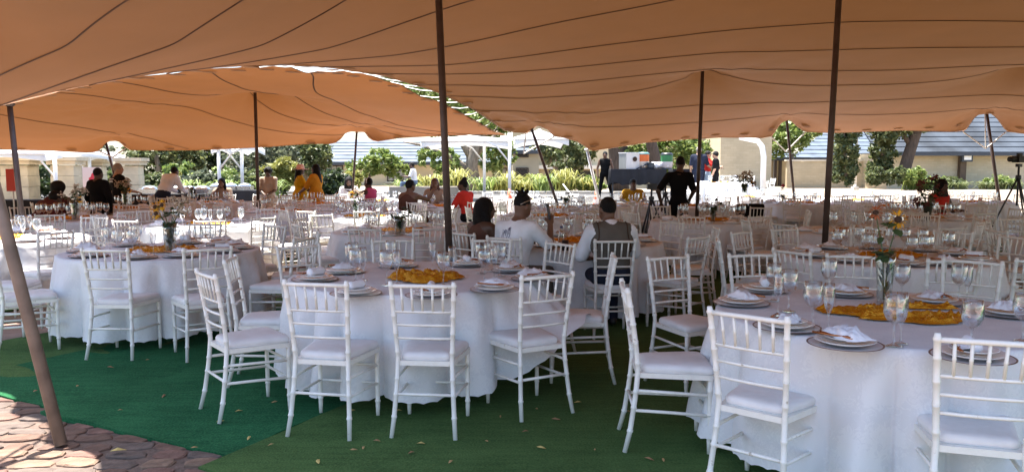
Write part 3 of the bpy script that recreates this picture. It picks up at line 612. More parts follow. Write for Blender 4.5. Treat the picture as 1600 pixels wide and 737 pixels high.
for i, (u, y, w, h, lf, lb) in enumerate(((232, 31, 22, 13, 'olive', 'dark green bush behind the bending man'), (262, 32, 20, 15, 'yellow', 'yellow-green bush right of the bending man'), (308, 31, 26, 16, 'grey', 'grey-green bush left of the white frame legs'), (345, 33, 24, 16, 'bright', 'bright bush between the white frame legs'), (385, 31, 24, 18, 'olive', 'olive bush behind the second tent pole'), (425, 32, 24, 20, 'grey', 'feathery pale bush left of the pink hat'), (515, 34, 26, 20, 'dark', 'dark bush right of the women in yellow'), (540, 36, 20, 14, 'yellow', 'yellow bush at the house wall'), (175, 30, 22, 18, 'olive', 'olive bush behind the man with lettering'), (60, 30, 34, 24, 'dark', 'dark bush behind the leftmost pillar'), (128, 31, 24, 24, 'grey', 'grey bush behind the notice board'))):
    tree('bush', lb, u, y, 0, [], [(u, 286, w, h, 0), (u + w * .6, 280, w * .7, h * .8, .5), (u - w * .5, 290, w * .7, h * .7, -.3)], 2200, .12, lf, cat='bush', group='bushes behind the left tables')
for i, (u, y, w, h, lf, lb) in enumerate(((655, 37, 18, 9, 'yellow', 'yellow-green shrub across the road behind the sitting man'), (690, 38, 20, 12, 'bright', 'green shrub left of the big grey-limbed trunk'), (770, 37, 22, 10, 'yellow', 'yellow-green shrub between the white tent posts'), (825, 38, 22, 13, 'yellow', 'tall yellow shrub beside the two-storey house'), (860, 37, 16, 9, 'bright', 'green shrub under the leaning pale trunk'), (915, 37, 24, 10, 'bright', 'bright shrub left of the person in wide trousers'), (1480, 54, 18, 7, 'olive', 'low olive shrub at the right wall post'), (1560, 54, 24, 8, 'bright', 'low green shrub at the right wall'))):
    tree('shrub', lb, u, y, 0, [], [(u, 287 if u < 1400 else 284, w, h, 0), (u + w * .7, 290 if u < 1400 else 285, w * .7, h * .7, .3)], 1700, .13, lf, cat='shrub', group='shrubs along the verge', long=2.0)
# strappy clumps along the road verge
def strap_plant(x, y, h, spread, n, leaf, label, group):
    o = thing('strap_leaved_plant', label, 'plant', (x, y, terrain(y)), 0, group)
    V, Q = [], []
    for i in range(n):
        a = random.uniform(0, 2 * math.pi); rr = random.uniform(.1, 1) * spread; L_ = h * random.uniform(.7, 1.15); wv = Vector((-math.sin(a), math.cos(a), 0)) * .028
        p0 = Vector((random.gauss(0, spread * .22), random.gauss(0, spread * .22), 0)); out = Vector((math.cos(a), math.sin(a), 0))
        c = [p0, p0 + out * rr * .35 + Vector((0, 0, L_ * .65)), p0 + out * rr * .8 + Vector((0, 0, L_ * .9)), p0 + out * rr * 1.25 + Vector((0, 0, L_ * .68))]
        b0 = len(V)
        for q, s in zip(c, (.9, 1, .7, .1)): V += [q + wv * s, q - wv * s]
        for k in range(3): Q.append((b0 + 2 * k, b0 + 2 * k + 1, b0 + 2 * k + 3, b0 + 2 * k + 2))
    link('foliage', npmesh('foliage', [tuple(v) for v in V], Q, LM[leaf]), o)
sc_ = {}
for (u, y, hh, sp, lf) in [(u, 35.6 + (i % 3) * .6, .62 + .5 * ((i * 7) % 5) / 4, .95, 'yellow' if i % 3 else 'bright') for i, u in enumerate(list(range(634, 800, 40)) + list(range(812, 946, 36)))] + [(u, 53.5, .55, .9, 'olive') for u in (1478, 1502, 1539, 1561, 1590)] + [(u, 46, .9, .9, 'bright') for u in (1424, 1436, 1452)] + [(u, 30, .7, .7, 'bright') for u in (300, 352, 415, 425)]:
    lb = 'strappy yellow-green plant clump on the verge across the road' if y < 40 and u > 600 else ('strappy green plant clump at the foot of the right wall' if u > 1460 else ('tall grass clump under the leaning dark trunk' if u > 1400 else 'spiky green plant clump behind the left tables'))
    sc_[lb] = sc_.get(lb, 0) + 1; nth = ['first', 'second', 'third', 'fourth', 'fifth', 'sixth', 'seventh', 'eighth', 'ninth', 'tenth'][sc_[lb] - 1]
    strap_plant(D(u, 260, y).x, y, hh, sp, 80, lf, '%s, %s from left' % (lb, nth), 'plant clumps')

# ---------------------------------------------------------------- pillars, frame tents, lamp pole
m_stone = mat('cream_sandstone', (0.66, 0.55, 0.38), 0.85, 0.22, 2.2, bump=.25, bscale=14)
for (u, w, vt, y, lb) in ((30, 20, 246, 25, 'cream stone pillar at the far left, partly behind the dark pole'), (103, 17, 246, 25, 'cream stone pillar left of the red-marked board'), (205, 14, 247, 26, 'cream stone pillar left of the man in white shirt'), (148, 13, 249, 28, 'cream stone pillar behind the men in black')):
    b = D(u, vt, y); z0 = terrain(y); h = b.z - z0; t = thing('stone_pillar', lb, 'pillar', (b.x, y, z0), R(8), 'cream stone pillars'); k = w * y / F
    nb = 4
    for i in range(nb): MB().box((0, 0, (h - .25) * (i + .5) / nb), (2 * k - (.02 if i % 2 else 0), 2 * k - (.02 if i % 2 else 0), (h - .25) / nb - .008)).build('stone_block', m_stone, t)
    MB().box((0, 0, h - .17), (2 * k + .16, 2 * k + .16, .12)).build('capital', m_stone, t); MB().box((0, 0, h - .05), (2 * k + .28, 2 * k + .28, .11)).build('cap_slab', m_stone, t)
m_pvc = mat('white_pvc', (0.80, 0.80, 0.78), 0.45, trans=0.25)
def frame_tent(label, x0, x1, y0, y1, ze, zr, legs, group=None):
    """white pagoda: hipped sheet roof with a drooping valance on white posts"""
    t = thing('frame_tent', label, 'frame tent', ((x0 + x1) / 2, (y0 + y1) / 2, 0), 0, group); cx, cy = (x0 + x1) / 2, (y0 + y1) / 2
    n = 12; V, Q = [], []
    ring = []
    for (ax, ay, bx, by) in ((x0, y0, x1, y0), (x1, y0, x1, y1), (x1, y1, x0, y1), (x0, y1, x0, y0)):
        for i in range(n): f = i / n; ring.append((ax + (bx - ax) * f - cx, ay + (by - ay) * f - cy, ze + .16 * math.sin(math.pi * f) - .05))
    m_ = len(ring)
    for lev in range(6):
        f = lev / 5; s = (1 - f) ** 1.35 if lev < 5 else .02
        for p in ring: V.append((p[0] * s, p[1] * s, p[2] + (zr - p[2]) * f))
    for p in ring: V.append((p[0] * 1.002, p[1] * 1.002, p[2] - .2))
    for lev in range(5):
        for i in range(m_): j = (i + 1) % m_; Q.append((lev * m_ + i, lev * m_ + j, (lev + 1) * m_ + j, (lev + 1) * m_ + i))
    for i in range(m_): j = (i + 1) % m_; Q.append((6 * m_ + i, 6 * m_ + j, j, i))
    link('canopy', npmesh('canopy', V, Q, m_pvc, True), t)
    for (lx, ly) in legs:
        zg = terrain(ly); MB().tube([(lx - cx, ly - cy, zg), (lx - cx, ly - cy, ze)], .055, 10).build('post', m_white, t, True)
        dx = .8 if lx < cx else -.8
        MB().tube([(lx - cx, ly - cy, ze - .75), (lx - cx + dx * .55, ly - cy, ze - .2), (lx - cx + dx, ly - cy, ze - .03)], .03, 8).build('brace', m_white, t, True)
    MB().tube([(x0 - cx, y0 - cy, ze - .03), (x1 - cx, y0 - cy, ze - .03)], .035, 8).build('eave_rail', m_white, t, True)
    return t
yy = 26.5
frame_tent('white frame tent roof and posts behind the second tent, centre', D(655, 0, yy).x, D(800, 0, yy).x, yy, yy + 3.4, D(0, 219, yy).z, D(0, 208, yy).z, [(D(756, 0, yy + 3).x, yy + 3), (D(799, 0, yy).x - .06, yy)], 'white frame tents')
frame_tent('white frame tent beside the leaning dark eave pole, right of centre', D(803, 0, yy).x, D(880, 0, yy + 4).x, yy + .5, yy + 5, D(0, 215, yy).z, D(0, 195, yy).z, [], 'white frame tents')
frame_tent('white frame tent at the far left over the pillars', D(-150, 0, 24).x, D(70, 0, 24).x, 23.6, 28, D(0, 239, 24).z, D(0, 233, 24).z, [(D(70, 0, 23.6).x, 23.7)], 'white frame tents')
frame_tent('white frame tent between the cream pillars and the buffet', D(96, 0, 27).x, D(140, 0, 27).x, 26.5, 29, D(0, 241, 27).z, D(0, 236, 27).z, [(D(138, 0, 27).x, 26.6)], 'white frame tents')
frame_tent('white frame tent over the buffet behind the left tables', D(322, 0, 25).x, D(372, 0, 27).x + .3, 25, 28.5, D(0, 228, 25).z, D(0, 222, 25).z, [(D(332, 0, 25).x, 25.1), (D(367, 0, 26).x, 26.2)], 'white frame tents')
t = thing('bent_white_post', 'white steel post with a bent top before the tall cream wall', 'post', (D(1200, 0, 24).x, 24, terrain(24)))
zt = D(0, 216, 24).z - terrain(24)
MB().tube([(0, 0, 0), (0, 0, zt - .55), (-.06, 0, zt - .25), (-.2, 0, zt - .08), (-.75, 0, zt)], [.085, .085, .085, .08, .05], 10).build('post', m_white, t, True); MB().box((0, 0, .02), (.3, .3, .04)).build('base_plate', m_white, t)
t = thing('lamp_pole', 'slim pale pole between the two leafy columns', 'pole', (D(1347, 0, 50).x, 50, terrain(50)))
MB().tube([(0, 0, 0), (0, 0, 7)], .09, 8).build('shaft', m_white, t, True); MB().box((0, 0, .1), (.35, .35, .2)).build('base', m_white, t)
# ---------------------------------------------------------------- chairs
random.seed(21)
def paintmat():
    m, nt, b = _new('white_chair_paint'); N = nt.nodes; L = nt.links
    tc = N.new('ShaderNodeTexCoord'); oi = N.new('ShaderNodeObjectInfo')
    ad = N.new('ShaderNodeVectorMath'); ad.operation = 'ADD'; L.new(tc.outputs['Object'], ad.inputs[0])
    sc = N.new('ShaderNodeMath'); sc.operation = 'MULTIPLY'; sc.inputs[1].default_value = 37.0; L.new(oi.outputs['Random'], sc.inputs[0]); L.new(sc.outputs[0], ad.inputs[1])
    nz = N.new('ShaderNodeTexNoise'); nz.inputs['Scale'].default_value = 22; nz.inputs['Detail'].default_value = 6; nz.inputs['Roughness'].default_value = .7; L.new(ad.outputs[0], nz.inputs['Vector'])
    rp = N.new('ShaderNodeValToRGB'); e = rp.color_ramp.elements
    e[0].position = .29; e[0].color = (.34, .28, .2, 1); e[1].position = .36; e[1].color = (.74, .72, .66, 1); q = e.new(.7); q.color = (.80, .79, .75, 1)
    L.new(nz.outputs['Fac'], rp.inputs[0]); L.new(rp.outputs[0], b.inputs['Base Color']); b.inputs['Roughness'].default_value = .42
    return m
m_chair = paintmat(); m_cush = mat('ivory_vinyl', (.72, .71, .71), .5, .16, 4, bump=.35, bscale=14)
def post_at(z):
    if z < .44: t = z / .44; return (.192 - .030 * t ** .8, -.262 + .072 * t ** .7)
    t = (z - .44) / .48; return (.162 + .026 * t, -.190 - .068 * t ** 1.3)
def ringed(pts_fn, z0, z1, r, rings, n=8):
    zs = sorted(set([z0, z1] + [z0 + (z1 - z0) * i / 6 for i in range(7)])); out = []
    for z in zs: out.append((z, r))
    for q in rings: out += [(q - .009, r), (q - .004, r * 1.22), (q + .004, r * 1.22), (q + .009, r)]
    out.sort(); out = [o for i, o in enumerate(out) if i == 0 or o[0] - out[i - 1][0] > 1e-4]
    return [pts_fn(z) for z, _ in out], [q for _, q in out]
def chair_meshes(n=8, simple=False):
    M = {}
    def mk(k, mb, mt=m_chair, sm=True): M[k] = mb.mesh(k, mt, sm)
    for s in (-1, 1):
        p, r = ringed(lambda z: (s * post_at(z)[0], post_at(z)[1], z), 0, .925, .0145, [] if simple else [.12, .25, .34, .50, .62, .72, .82, .90], n)
        r[0] = .013; r[-1] = .0115
        mk('back_post%d' % s, MB().tube(p, r, n))
        p, r = ringed(lambda z: (s * (.192 - .012 * (.44 - z) / .44 * 0), .195 + .004 * (.44 - z), z), 0, .43, .0145, [] if simple else [.10, .22, .36], n); r[0] = .0115
        mk('leg%d' % s, MB().tube(p, r, n))
        a, b = post_at(.35), post_at(.24)
        for k, (z0, z1) in enumerate(((.345, .33), (.235, .215))):
            q = post_at(z0); mk('side%d%d' % (s, k), MB().tube([(s * q[0], q[1], z0), (s * .180, 0, (z0 + z1) / 2), (s * .192, .195, z1)], .0096, 6))
    h, y = post_at(.897); mk('top_rail', MB().tube([(-h, y, .897), (-h * .5, y - .012, .899), (0, y - .016, .900), (h * .5, y - .012, .899), (h, y, .897)], [.0125, .012, .012, .012, .0125], n))
    for k, z in enumerate((.745, .665, .585)):
        h, y = post_at(z); mk('rail%d' % k, MB().tube([(-h, y, z), (-h * .5, y - .010, z), (0, y - .014, z), (h * .5, y - .010, z), (h, y, z)], .0088, 6))
    for k in range(5):
        f = (k + 1) / 3 - 1; h0, y0 = post_at(.745); h1, y1 = post_at(.897); c = .013 * (1 - f * f)
        p0, p1 = Vector((f * h0, y0 - c, .745)), Vector((f * h1, y1 - c, .897)); mid = (p0 + p1) / 2
        mk('spin%d' % k, MB().tube([p0, p0.lerp(p1, .47), p0.lerp(p1, .5), p0.lerp(p1, .53), p1], [.0076, .0076, .0076 if simple else .0098, .0076, .0076], 6))
    q = post_at(.25); mk('rear_st', MB().tube([(-q[0], q[1], .25), (q[0], q[1], .25)], .0096, 6))
    for k, z in enumerate((.33, .215)): mk('front_st%d' % k, MB().tube([(-.192, .196, z), (.192, .196, z)], .0096, 6))
    def trap(f, b, y0, y1, rad=.03, n=4):
        out = []
        for (cx, cy, a0) in ((f - rad, y1 - rad, 0), (-f + rad, y1 - rad, 90), (-b + rad, y0 + rad, 180), (b - rad, y0 + rad, 270)):
            for i in range(n + 1): w = R(a0 + 90 * i / n); out.append((cx + rad * math.cos(w), cy + rad * math.sin(w)))
        return out
    o = trap(.212, .172, -.196, .216); mb = MB(); k = len(o)
    lay = [(1, .418), (1, .446)]
    V = [(x * s, yy_ * s, z) for s, z in lay for x, yy_ in o]
    mb.add(V, [(i, (i + 1) % k, k + (i + 1) % k, k + i) for i in range(k)] + [tuple(range(k - 1, -1, -1)), tuple(range(k, 2 * k))]); mk('seat', mb, m_chair, False)
    o = trap(.208, .158, -.178, .212, .045); mb = MB(); k = len(o)
    lay = [(.97, .4465), (1.0, .456), (1.0, .472), (.955, .486), (.80, .494), (.4, .498)]
    V = [(x * s, yy_ * s + .0, z) for s, z in lay for x, yy_ in o] + [(0, 0, .499)]
    Fc = [(l * k + i, l * k + (i + 1) % k, (l + 1) * k + (i + 1) % k, (l + 1) * k + i) for l in range(len(lay) - 1) for i in range(k)] + [((len(lay) - 1) * k + i, (len(lay) - 1) * k + (i + 1) % k, len(lay) * k) for i in range(k)]
    mb.add(V, Fc); mk('cushion', mb, m_cush)
    return M
CH = chair_meshes(8)
def joined(keys, src, name):
    V, Fc = [], []
    for k in keys:
        me = src[k]; o = len(V); V += [tuple(v.co) for v in me.vertices]; Fc += [tuple(i + o for i in p.vertices) for p in me.polygons]
    me = bpy.data.meshes.new(name); me.from_pydata(V, [], Fc); me.materials.append(m_chair); me.polygons.foreach_set('use_smooth', [True] * len(me.polygons)); me.update(); return me
CS = chair_meshes(5, True)
BACK_KEYS = ['top_rail', 'rail0', 'rail1', 'rail2'] + ['spin%d' % k for k in range(5)]
STR_KEYS = ['rear_st', 'front_st0', 'front_st1', 'side-10', 'side-11', 'side10', 'side11']
CS['back'] = joined(BACK_KEYS, CS, 'backrest'); CS['str'] = joined(STR_KEYS, CS, 'stretcher')
PARTS_FULL = [('seat', 'seat'), ('cushion', 'cushion'), ('back_post', 'back_post-1'), ('back_post', 'back_post1'), ('leg', 'leg-1'), ('leg', 'leg1'), ('top_rail', 'top_rail')] + [('cross_rail', 'rail%d' % k) for k in range(3)] + [('spindle', 'spin%d' % k) for k in range(5)] + [('stretcher', k) for k in STR_KEYS]
PARTS_MID = [('seat', 'seat'), ('cushion', 'cushion'), ('back_post', 'back_post-1'), ('back_post', 'back_post1'), ('leg', 'leg-1'), ('leg', 'leg1'), ('backrest', 'back'), ('stretcher', 'str')]
CHAIRS = []
def chair(x, y, deg, label, lod, group='white chairs around the round tables', z=None):
    CHAIRS.append((x, y)); rz = R(deg - 90); z = (.028 if y < 19 else terrain(y)) if z is None else z
    t = thing('banquet_chair', label, 'chair', (x, y, z), rz, group)
    s = random.uniform(.985, 1.015); t.scale = (s, s, random.uniform(.99, 1.01))
    for nm, k in (PARTS_FULL if lod == 0 else PARTS_MID):
        o = link(nm, (CH if lod == 0 else CS)[k], t)
        if nm == 'cushion': o.location = (random.uniform(-.006, .006), random.uniform(-.004, .010), 0); o.rotation_euler = (0, 0, R(random.uniform(-2.2, 2.2))); o.scale = (1, 1, 1)
    return t

# ---------------------------------------------------------------- tables: cloth, settings, glasses
def clothmat():
    m, nt, b = _new('damask_cloth'); N = nt.nodes; L = nt.links
    tc = N.new('ShaderNodeTexCoord')
    v1 = N.new('ShaderNodeTexVoronoi'); v1.inputs['Scale'].default_value = 7; v1.feature = 'SMOOTH_F1'
    nz = N.new('ShaderNodeTexNoise'); nz.inputs['Scale'].default_value = 26; nz.inputs['Detail'].default_value = 3; nz.inputs['Distortion'].default_value = 2.5
    L.new(tc.outputs['Object'], v1.inputs['Vector']); L.new(tc.outputs['Object'], nz.inputs['Vector'])
    mu = N.new('ShaderNodeMath'); mu.operation = 'SUBTRACT'; L.new(nz.outputs['Fac'], mu.inputs[0]); L.new(v1.outputs['Distance'], mu.inputs[1])
    rp = N.new('ShaderNodeValToRGB'); rp.color_ramp.elements[0].position = .02; rp.color_ramp.elements[1].position = .14
    rp.color_ramp.elements[0].color = (.75, .752, .77, 1); rp.color_ramp.elements[1].color = (.81, .81, .82, 1)
    L.new(mu.outputs[0], rp.inputs[0]); L.new(rp.outputs[0], b.inputs['Base Color'])
    r2 = N.new('ShaderNodeMapRange'); r2.inputs['To Min'].default_value = .75; r2.inputs['To Max'].default_value = .5; L.new(mu.outputs[0], r2.inputs[0]); L.new(r2.outputs[0], b.inputs['Roughness'])
    bp = N.new('ShaderNodeBump'); bp.inputs['Strength'].default_value = .25; bp.inputs['Distance'].default_value = .004; L.new(nz.outputs['Fac'], bp.inputs['Height']); L.new(bp.outputs[0], b.inputs['Normal'])
    wr = N.new('ShaderNodeTexNoise'); wr.inputs['Scale'].default_value = 4.5; wr.inputs['Detail'].default_value = 4; wr.inputs['Distortion'].default_value = 1.2; L.new(tc.outputs['Object'], wr.inputs['Vector'])
    b2 = N.new('ShaderNodeBump'); b2.inputs['Strength'].default_value = .35; b2.inputs['Distance'].default_value = .03; L.new(wr.outputs['Fac'], b2.inputs['Height']); L.new(b2.outputs[0], bp.inputs['Normal'])
    tr = N.new('ShaderNodeBsdfTranslucent'); tr.inputs['Color'].default_value = (.75, .75, .78, 1)
    mx = N.new('ShaderNodeMixShader'); mx.inputs[0].default_value = .12; L.new(b.outputs[0], mx.inputs[1]); L.new(tr.outputs[0], mx.inputs[2]); L.new(mx.outputs[0], N['Material Output'].inputs['Surface'])
    return m
m_cloth = clothmat()
ZT = 0.765                                     # top of the cloth above the floor
def cloth_mesh(seed, na=288, nd=14, hem=.10, Rt=.915, lift=None):
    rs = np.random.default_rng(seed); th = np.arange(na) / na * 2 * math.pi
    f = np.zeros(na)
    warp = sum(rs.uniform(.15, .5) * np.sin(k * th + rs.uniform(0, 6.3)) for k in (1, 2, 3, 5))
    nl = int(rs.integers(13, 18)); amp = .62 + .38 * sum(rs.uniform(.2, .6) * np.sin(k * th + rs.uniform(0, 6.3)) for k in (2, 3, 4))
    f = (2 * np.abs(np.sin(nl * th / 2 + warp * 1.6)) ** .75 - 1.15) * np.clip(amp, .12, 1.1)      # rounded lobes, sharp valleys
    low = np.zeros(na)
    for k in (1, 2, 3): low += rs.uniform(.2, 1) * np.sin(k * th + rs.uniform(0, 6.3))
    low /= np.abs(low).max()
    rows = []; rad = [.02, .3, .55, .74, .86, .9, .935, .96, .98]
    for q in rad: rows.append((Rt * q * np.ones(na), np.full(na, ZT) + .0012 * np.sin(9 * th + q * 7)))
    hemz = hem + .03 * low + .010 * np.abs(np.sin(th * 36))
    for i in range(nd + 1):
        s = i / nd; z = ZT - .006 - (ZT - .006 - hemz) * s
        r = Rt + .004 + .06 * s + (.125 * s ** .55) * f * min(1, s * 5) + .007 * np.sin(31 * th + 5 * s + 3 * warp) * min(1, s * 4)
        if lift is not None:
            a, wd = lift; g = np.exp(-(((th - a + math.pi) % (2 * math.pi) - math.pi) / wd) ** 2)
            zl = ZT - .006 - (ZT - .012 - .505) * np.minimum(1, s * 1.5) - .02 * np.sin(8 * th) * s
            z = z * (1 - g) + np.maximum(z, zl) * g; r = r * (1 - g) + (Rt + .02 + .40 * s ** 1.2 + .02 * np.sin(30 * th)) * g
        rows.append((r, z))
    P = np.stack([np.stack([r * np.cos(th), r * np.sin(th), z], 1) for r, z in rows], 1).reshape(-1, 3)
    return npmesh('tablecloth', P, grid_faces(na, len(rows), True), m_cloth, True)
FARCLOTH = [cloth_mesh(100 + k, 150, 8) for k in range(4)]
m_plate = mat('white_china', (.80, .79, .77), .18, coat=.3); m_rim = mat('plum_silver_rim', (.16, .09, .085), .3, metal=.5)
m_charger = mat('charger_glass', (.55, .53, .56), .3, spec=.5); m_nap = mat('white_napkin', (.80, .80, .83), .8, .05, 12, bump=.15, bscale=90)
m_copper = mat('copper_cutlery', (.50, .20, .08), .25, metal=.9); m_glass = glassmat('clear_glass', (.96, .965, .97), .27, .03)
def goldmat():
    m, nt, b = _new('gold_sequin'); N = nt.nodes; L = nt.links
    tc = N.new('ShaderNodeTexCoord'); vo = N.new('ShaderNodeTexVoronoi'); vo.inputs['Scale'].default_value = 170; L.new(tc.outputs['Object'], vo.inputs['Vector'])
    rp = N.new('ShaderNodeValToRGB'); rp.color_ramp.elements[0].color = (.60, .22, .008, 1); rp.color_ramp.elements[1].color = (.95, .50, .035, 1); L.new(vo.outputs['Color'], rp.inputs[0]); L.new(rp.outputs[0], b.inputs['Base Color'])
    b.inputs['Metallic'].default_value = .6; b.inputs['Roughness'].default_value = .22
    nm = N.new('ShaderNodeNormalMap'); bp = N.new('ShaderNodeBump'); bp.inputs['Strength'].default_value = .9; bp.inputs['Distance'].default_value = .004; L.new(vo.outputs['Distance'], bp.inputs['Height']); L.new(bp.outputs[0], b.inputs['Normal']); N.remove(nm)
    return m
m_gold = goldmat()
charger_me = MB().lathe([(.001, .004), (.085, .004), (.115, .006), (.158, .012)], 40).lathe([(.158, .012), (.166, .0135), (.166, .011), (.10, .0), (.001, 0)], 40, m=1).mesh('charger_plate', [m_charger, m_rim], True)
plate_me = MB().lathe([(.001, .019), (.085, .019), (.098, .023), (.131, .032), (.134, .031), (.10, .018), (.085, .015)], 36).mesh('dinner_plate', m_plate, True)
side_me = MB().lathe([(.001, .0365), (.058, .0365), (.068, .040), (.094, .047), (.097, .046), (.07, .036), (.05, .0335)], 32).mesh('side_plate', m_plate, True)
far_plate_me = MB().lathe([(.001, .008), (.09, .008), (.133, .022), (.134, .019), (.085, .0)], 18).mesh('dinner_plate', m_plate, True)
def wine_me(n):
    return MB().lathe([(.001, .004), (.031, .002), (.034, .0035), (.012, .008), (.0045, .014), (.0036, .045), (.004, .078), (.014, .088), (.030, .104), (.0385, .126), (.040, .146), (.0365, .176), (.0335, .196), (.0325, .196), (.0355, .176), (.039, .146), (.0375, .127), (.029, .106), (.012, .092), (.001, .090)], n).mesh('wine_glass', m_glass, True)
def flute_me(n):
    return MB().lathe([(.001, .004), (.028, .002), (.030, .0035), (.008, .009), (.004, .02), (.0036, .075), (.010, .09), (.020, .115), (.0245, .15), (.0235, .19), (.021, .215), (.020, .215), (.0225, .19), (.0235, .15), (.019, .117), (.008, .094), (.001, .092)], n).mesh('champagne_flute', m_glass, True)
WG, FL, WGF, FLF = wine_me(20), flute_me(18), wine_me(10), flute_me(8)
def napkin_me(seed):
    """a loosely folded napkin: overlapping soft folds"""
    V, Fc = [], []; nu, nv = 22, 14
    for i in range(nu):
        for j in range(nv):
            a = i / (nu - 1) * 2 - 1; b = j / (nv - 1) * 2 - 1
            e = max(0.0, 1 - abs(a) ** 3.2) * max(0.0, 1 - abs(b) ** 2.6)
            x = .092 * a * (1 + .16 * mnoise.noise(Vector((b * 2, seed, 0)))); y = .056 * b * (1 + .28 * mnoise.noise(Vector((a * 2.2, seed, 5))))
            fold = abs(mnoise.noise(Vector((a * 1.4 + seed, b * 3.0 + .7 * a, seed * 1.7)))) + .45 * abs(mnoise.noise(Vector((a * 3.5, b * 6.0, seed + 9))))
            V.append((x, y, .003 + e * (.016 + .046 * fold)))
    me = npmesh('napkin', V, grid_faces(nu, nv), m_nap, True); return me
def rolled_me(seed):
    """a napkin rolled up: layered edge at the end, tail lying on the plate"""
    mb = MB(); n = 16; pts = []; V = []
    for i in range(12):
        x = -.062 + .124 * i / 11; rr_ = .021 + .003 * mnoise.noise(Vector((x * 40, seed, 0)))
        for k in range(n):
            w = 2 * math.pi * k / n; q = rr_ * (1 + .10 * mnoise.noise(Vector((x * 18, math.cos(w) * 2 + seed, math.sin(w) * 2)))) + .0025 * k / n
            V.append((x + .004 * k / n, q * math.cos(w), .023 + q * math.sin(w)))
    mb.add(V, [(i * n + k, i * n + (k + 1) % n, (i + 1) * n + (k + 1) % n, (i + 1) * n + k) for i in range(11) for k in range(n)] + [tuple(range(n - 1, -1, -1)), tuple(11 * n + k for k in range(n))])
    V = []
    for i in range(10):
        for k in range(8): x = -.06 + .12 * i / 9; y = -.012 - .052 * k / 7; V.append((x * (1 - .2 * k / 7), y, .004 + .012 * abs(mnoise.noise(Vector((x * 20 + seed, y * 30, 1)))) + .014 * (1 - k / 7) ** 2))
    mb.add(V, [tuple(q) for q in grid_faces(10, 8).tolist()])
    return mb.mesh('napkin', m_nap, True)
NAPS = [napkin_me(s) for s in (1.3, 4.7, 8.1, 12.9, 17.3, 23.7)] + [rolled_me(s) for s in (2.1, 6.6)]
def cutlery():
    f = MB(); f.tube([(-.09, 0, .006), (-.03, 0, .004), (.03, 0, .005), (.05, 0, .007)], [.006, .0045, .0035, .005], 6)
    for k in range(4): f.tube([(.045, (k - 1.5) * .004, .006), (.06, (k - 1.5) * .0062, .005), (.098, (k - 1.5) * .0062, .009)], .0019, 5)
    sp = MB(); sp.tube([(-.09, 0, .006), (0, 0, .004), (.05, 0, .006)], [.006, .004, .0035], 6); sp.ell((.072, 0, .007), (.028, .018, .005), 12, 6)
    kn = MB(); kn.tube([(-.10, 0, .005), (0, 0, .005), (.01, 0, .005)], [.006, .007, .006], 6); kn.box((.06, 0, .005), (.11, .015, .003))
    return f.mesh('fork', m_copper, True), sp.mesh('spoon', m_copper, True), kn.mesh('knife', m_copper, True)
FORK, SPOON, KNIFE = cutlery()
def sequin_me(seed, L_=.36, W_=.23, h=.034):
    nr, na = 16, 72; V = []
    for i in range(na):
        th = 2 * math.pi * i / na; c, s = math.cos(th), math.sin(th)
        rr = 1 + .38 * mnoise.noise(Vector((c * 1.7 + seed, s * 1.7, seed))) + .14 * mnoise.noise(Vector((c * 6, s * 6, seed + 3)))
        for j in range(nr):
            q = (j + .15) / (nr - 1 + .15); x, y = L_ * c * rr * q, W_ * s * rr * q
            rid = (1 - abs(mnoise.noise(Vector((x * 6.5 + seed, y * 11, seed))))) ** 5 + .55 * (1 - abs(mnoise.noise(Vector((x * 14, y * 20 + seed, 2))))) ** 4
            V.append((x, y, .004 + h * rid * min(1, (1 - q) * 3.5 + .12)))
    return npmesh('sequin_cloth', V, grid_faces(na, nr, True), m_gold, True)
SEQ = [sequin_me(2.2), sequin_me(6.1, .30, .24), sequin_me(9.4, .34, .2)]
ORD = ['leftmost', 'second from left', 'third from left', 'fourth from left', 'fifth from left', 'sixth from left', 'seventh from left', 'eighth from left', 'ninth from left', 'tenth from left', 'eleventh from left', 'twelfth from left']
def rank(center, pts):
    """a phrase for each point round a table: its place from the left on the near or far side"""
    cu = Vector((center[0], center[1])); n = cu.normalized(); near = [i for i, p in enumerate(pts) if (Vector((p[0], p[1])) - cu).dot(n) < 0]; out = {}
    for nm, ids in (('near', near), ('far', [i for i in range(len(pts)) if i not in near])):
        ids = sorted(ids, key=lambda i: pts[i][0] / max(.5, pts[i][1]))
        for k, i in enumerate(ids):
            o = ORD[k] if k < len(ids) - 1 or k == 0 else 'rightmost'
            out[i] = '%s on %s side' % (o, nm)
    return [out[i] for i in range(len(pts))]
COUNT = {'wine': 0, 'flute': 0, 'nap': 0}
def put(name, me, loc, rz, label, cat, group, sc=1.0):
    o = link(name, me, None, loc, rz); o.scale = (sc, sc, sc); return tag(o, label, cat, group)
# key: (pixel u, distance, short description, seat list or None, number of seats, first angle)
T1S = [(-1.72, 5.06, 38), (-1.08, 4.74, 79), (-.49, 4.73, 84), (.10, 5.10, 119), (.50, 5.85, 176), (.22, 6.64, 218), (-.27, 6.88, 250), (-1.05, 7.02, 282), (-1.66, 6.50, -51), (-1.80, 5.75, 8)]
T2S = [(.90, 4.44, -3), (1.24, 3.73, 48), (1.95, 3.28, 72), (1.28, 5.60, -62), (1.88, 5.74, -80), (2.52, 5.70, -107), (3.08, 5.36, -134), (3.38, 4.55, -172)]
T3S = [(-3.29, 6.62, 87), (-2.62, 6.60, 124), (-4.22, 6.78, 40), (-4.78, 7.42, 8), (-2.18, 7.36, 166), (-2.25, 8.05, 196), (-2.85, 8.75, 235), (-3.6, 8.95, 268), (-4.4, 8.55, 310)]
T5S = [(.92, 7.42, 95), (.06, 7.62, 57), (-.30, 8.12, 40), (1.62, 7.75, 135), (1.98, 8.6, 175), (1.75, 9.45, 215), (1.1, 9.92, 255), (.3, 9.9, 290), (-.35, 9.35, 330)]
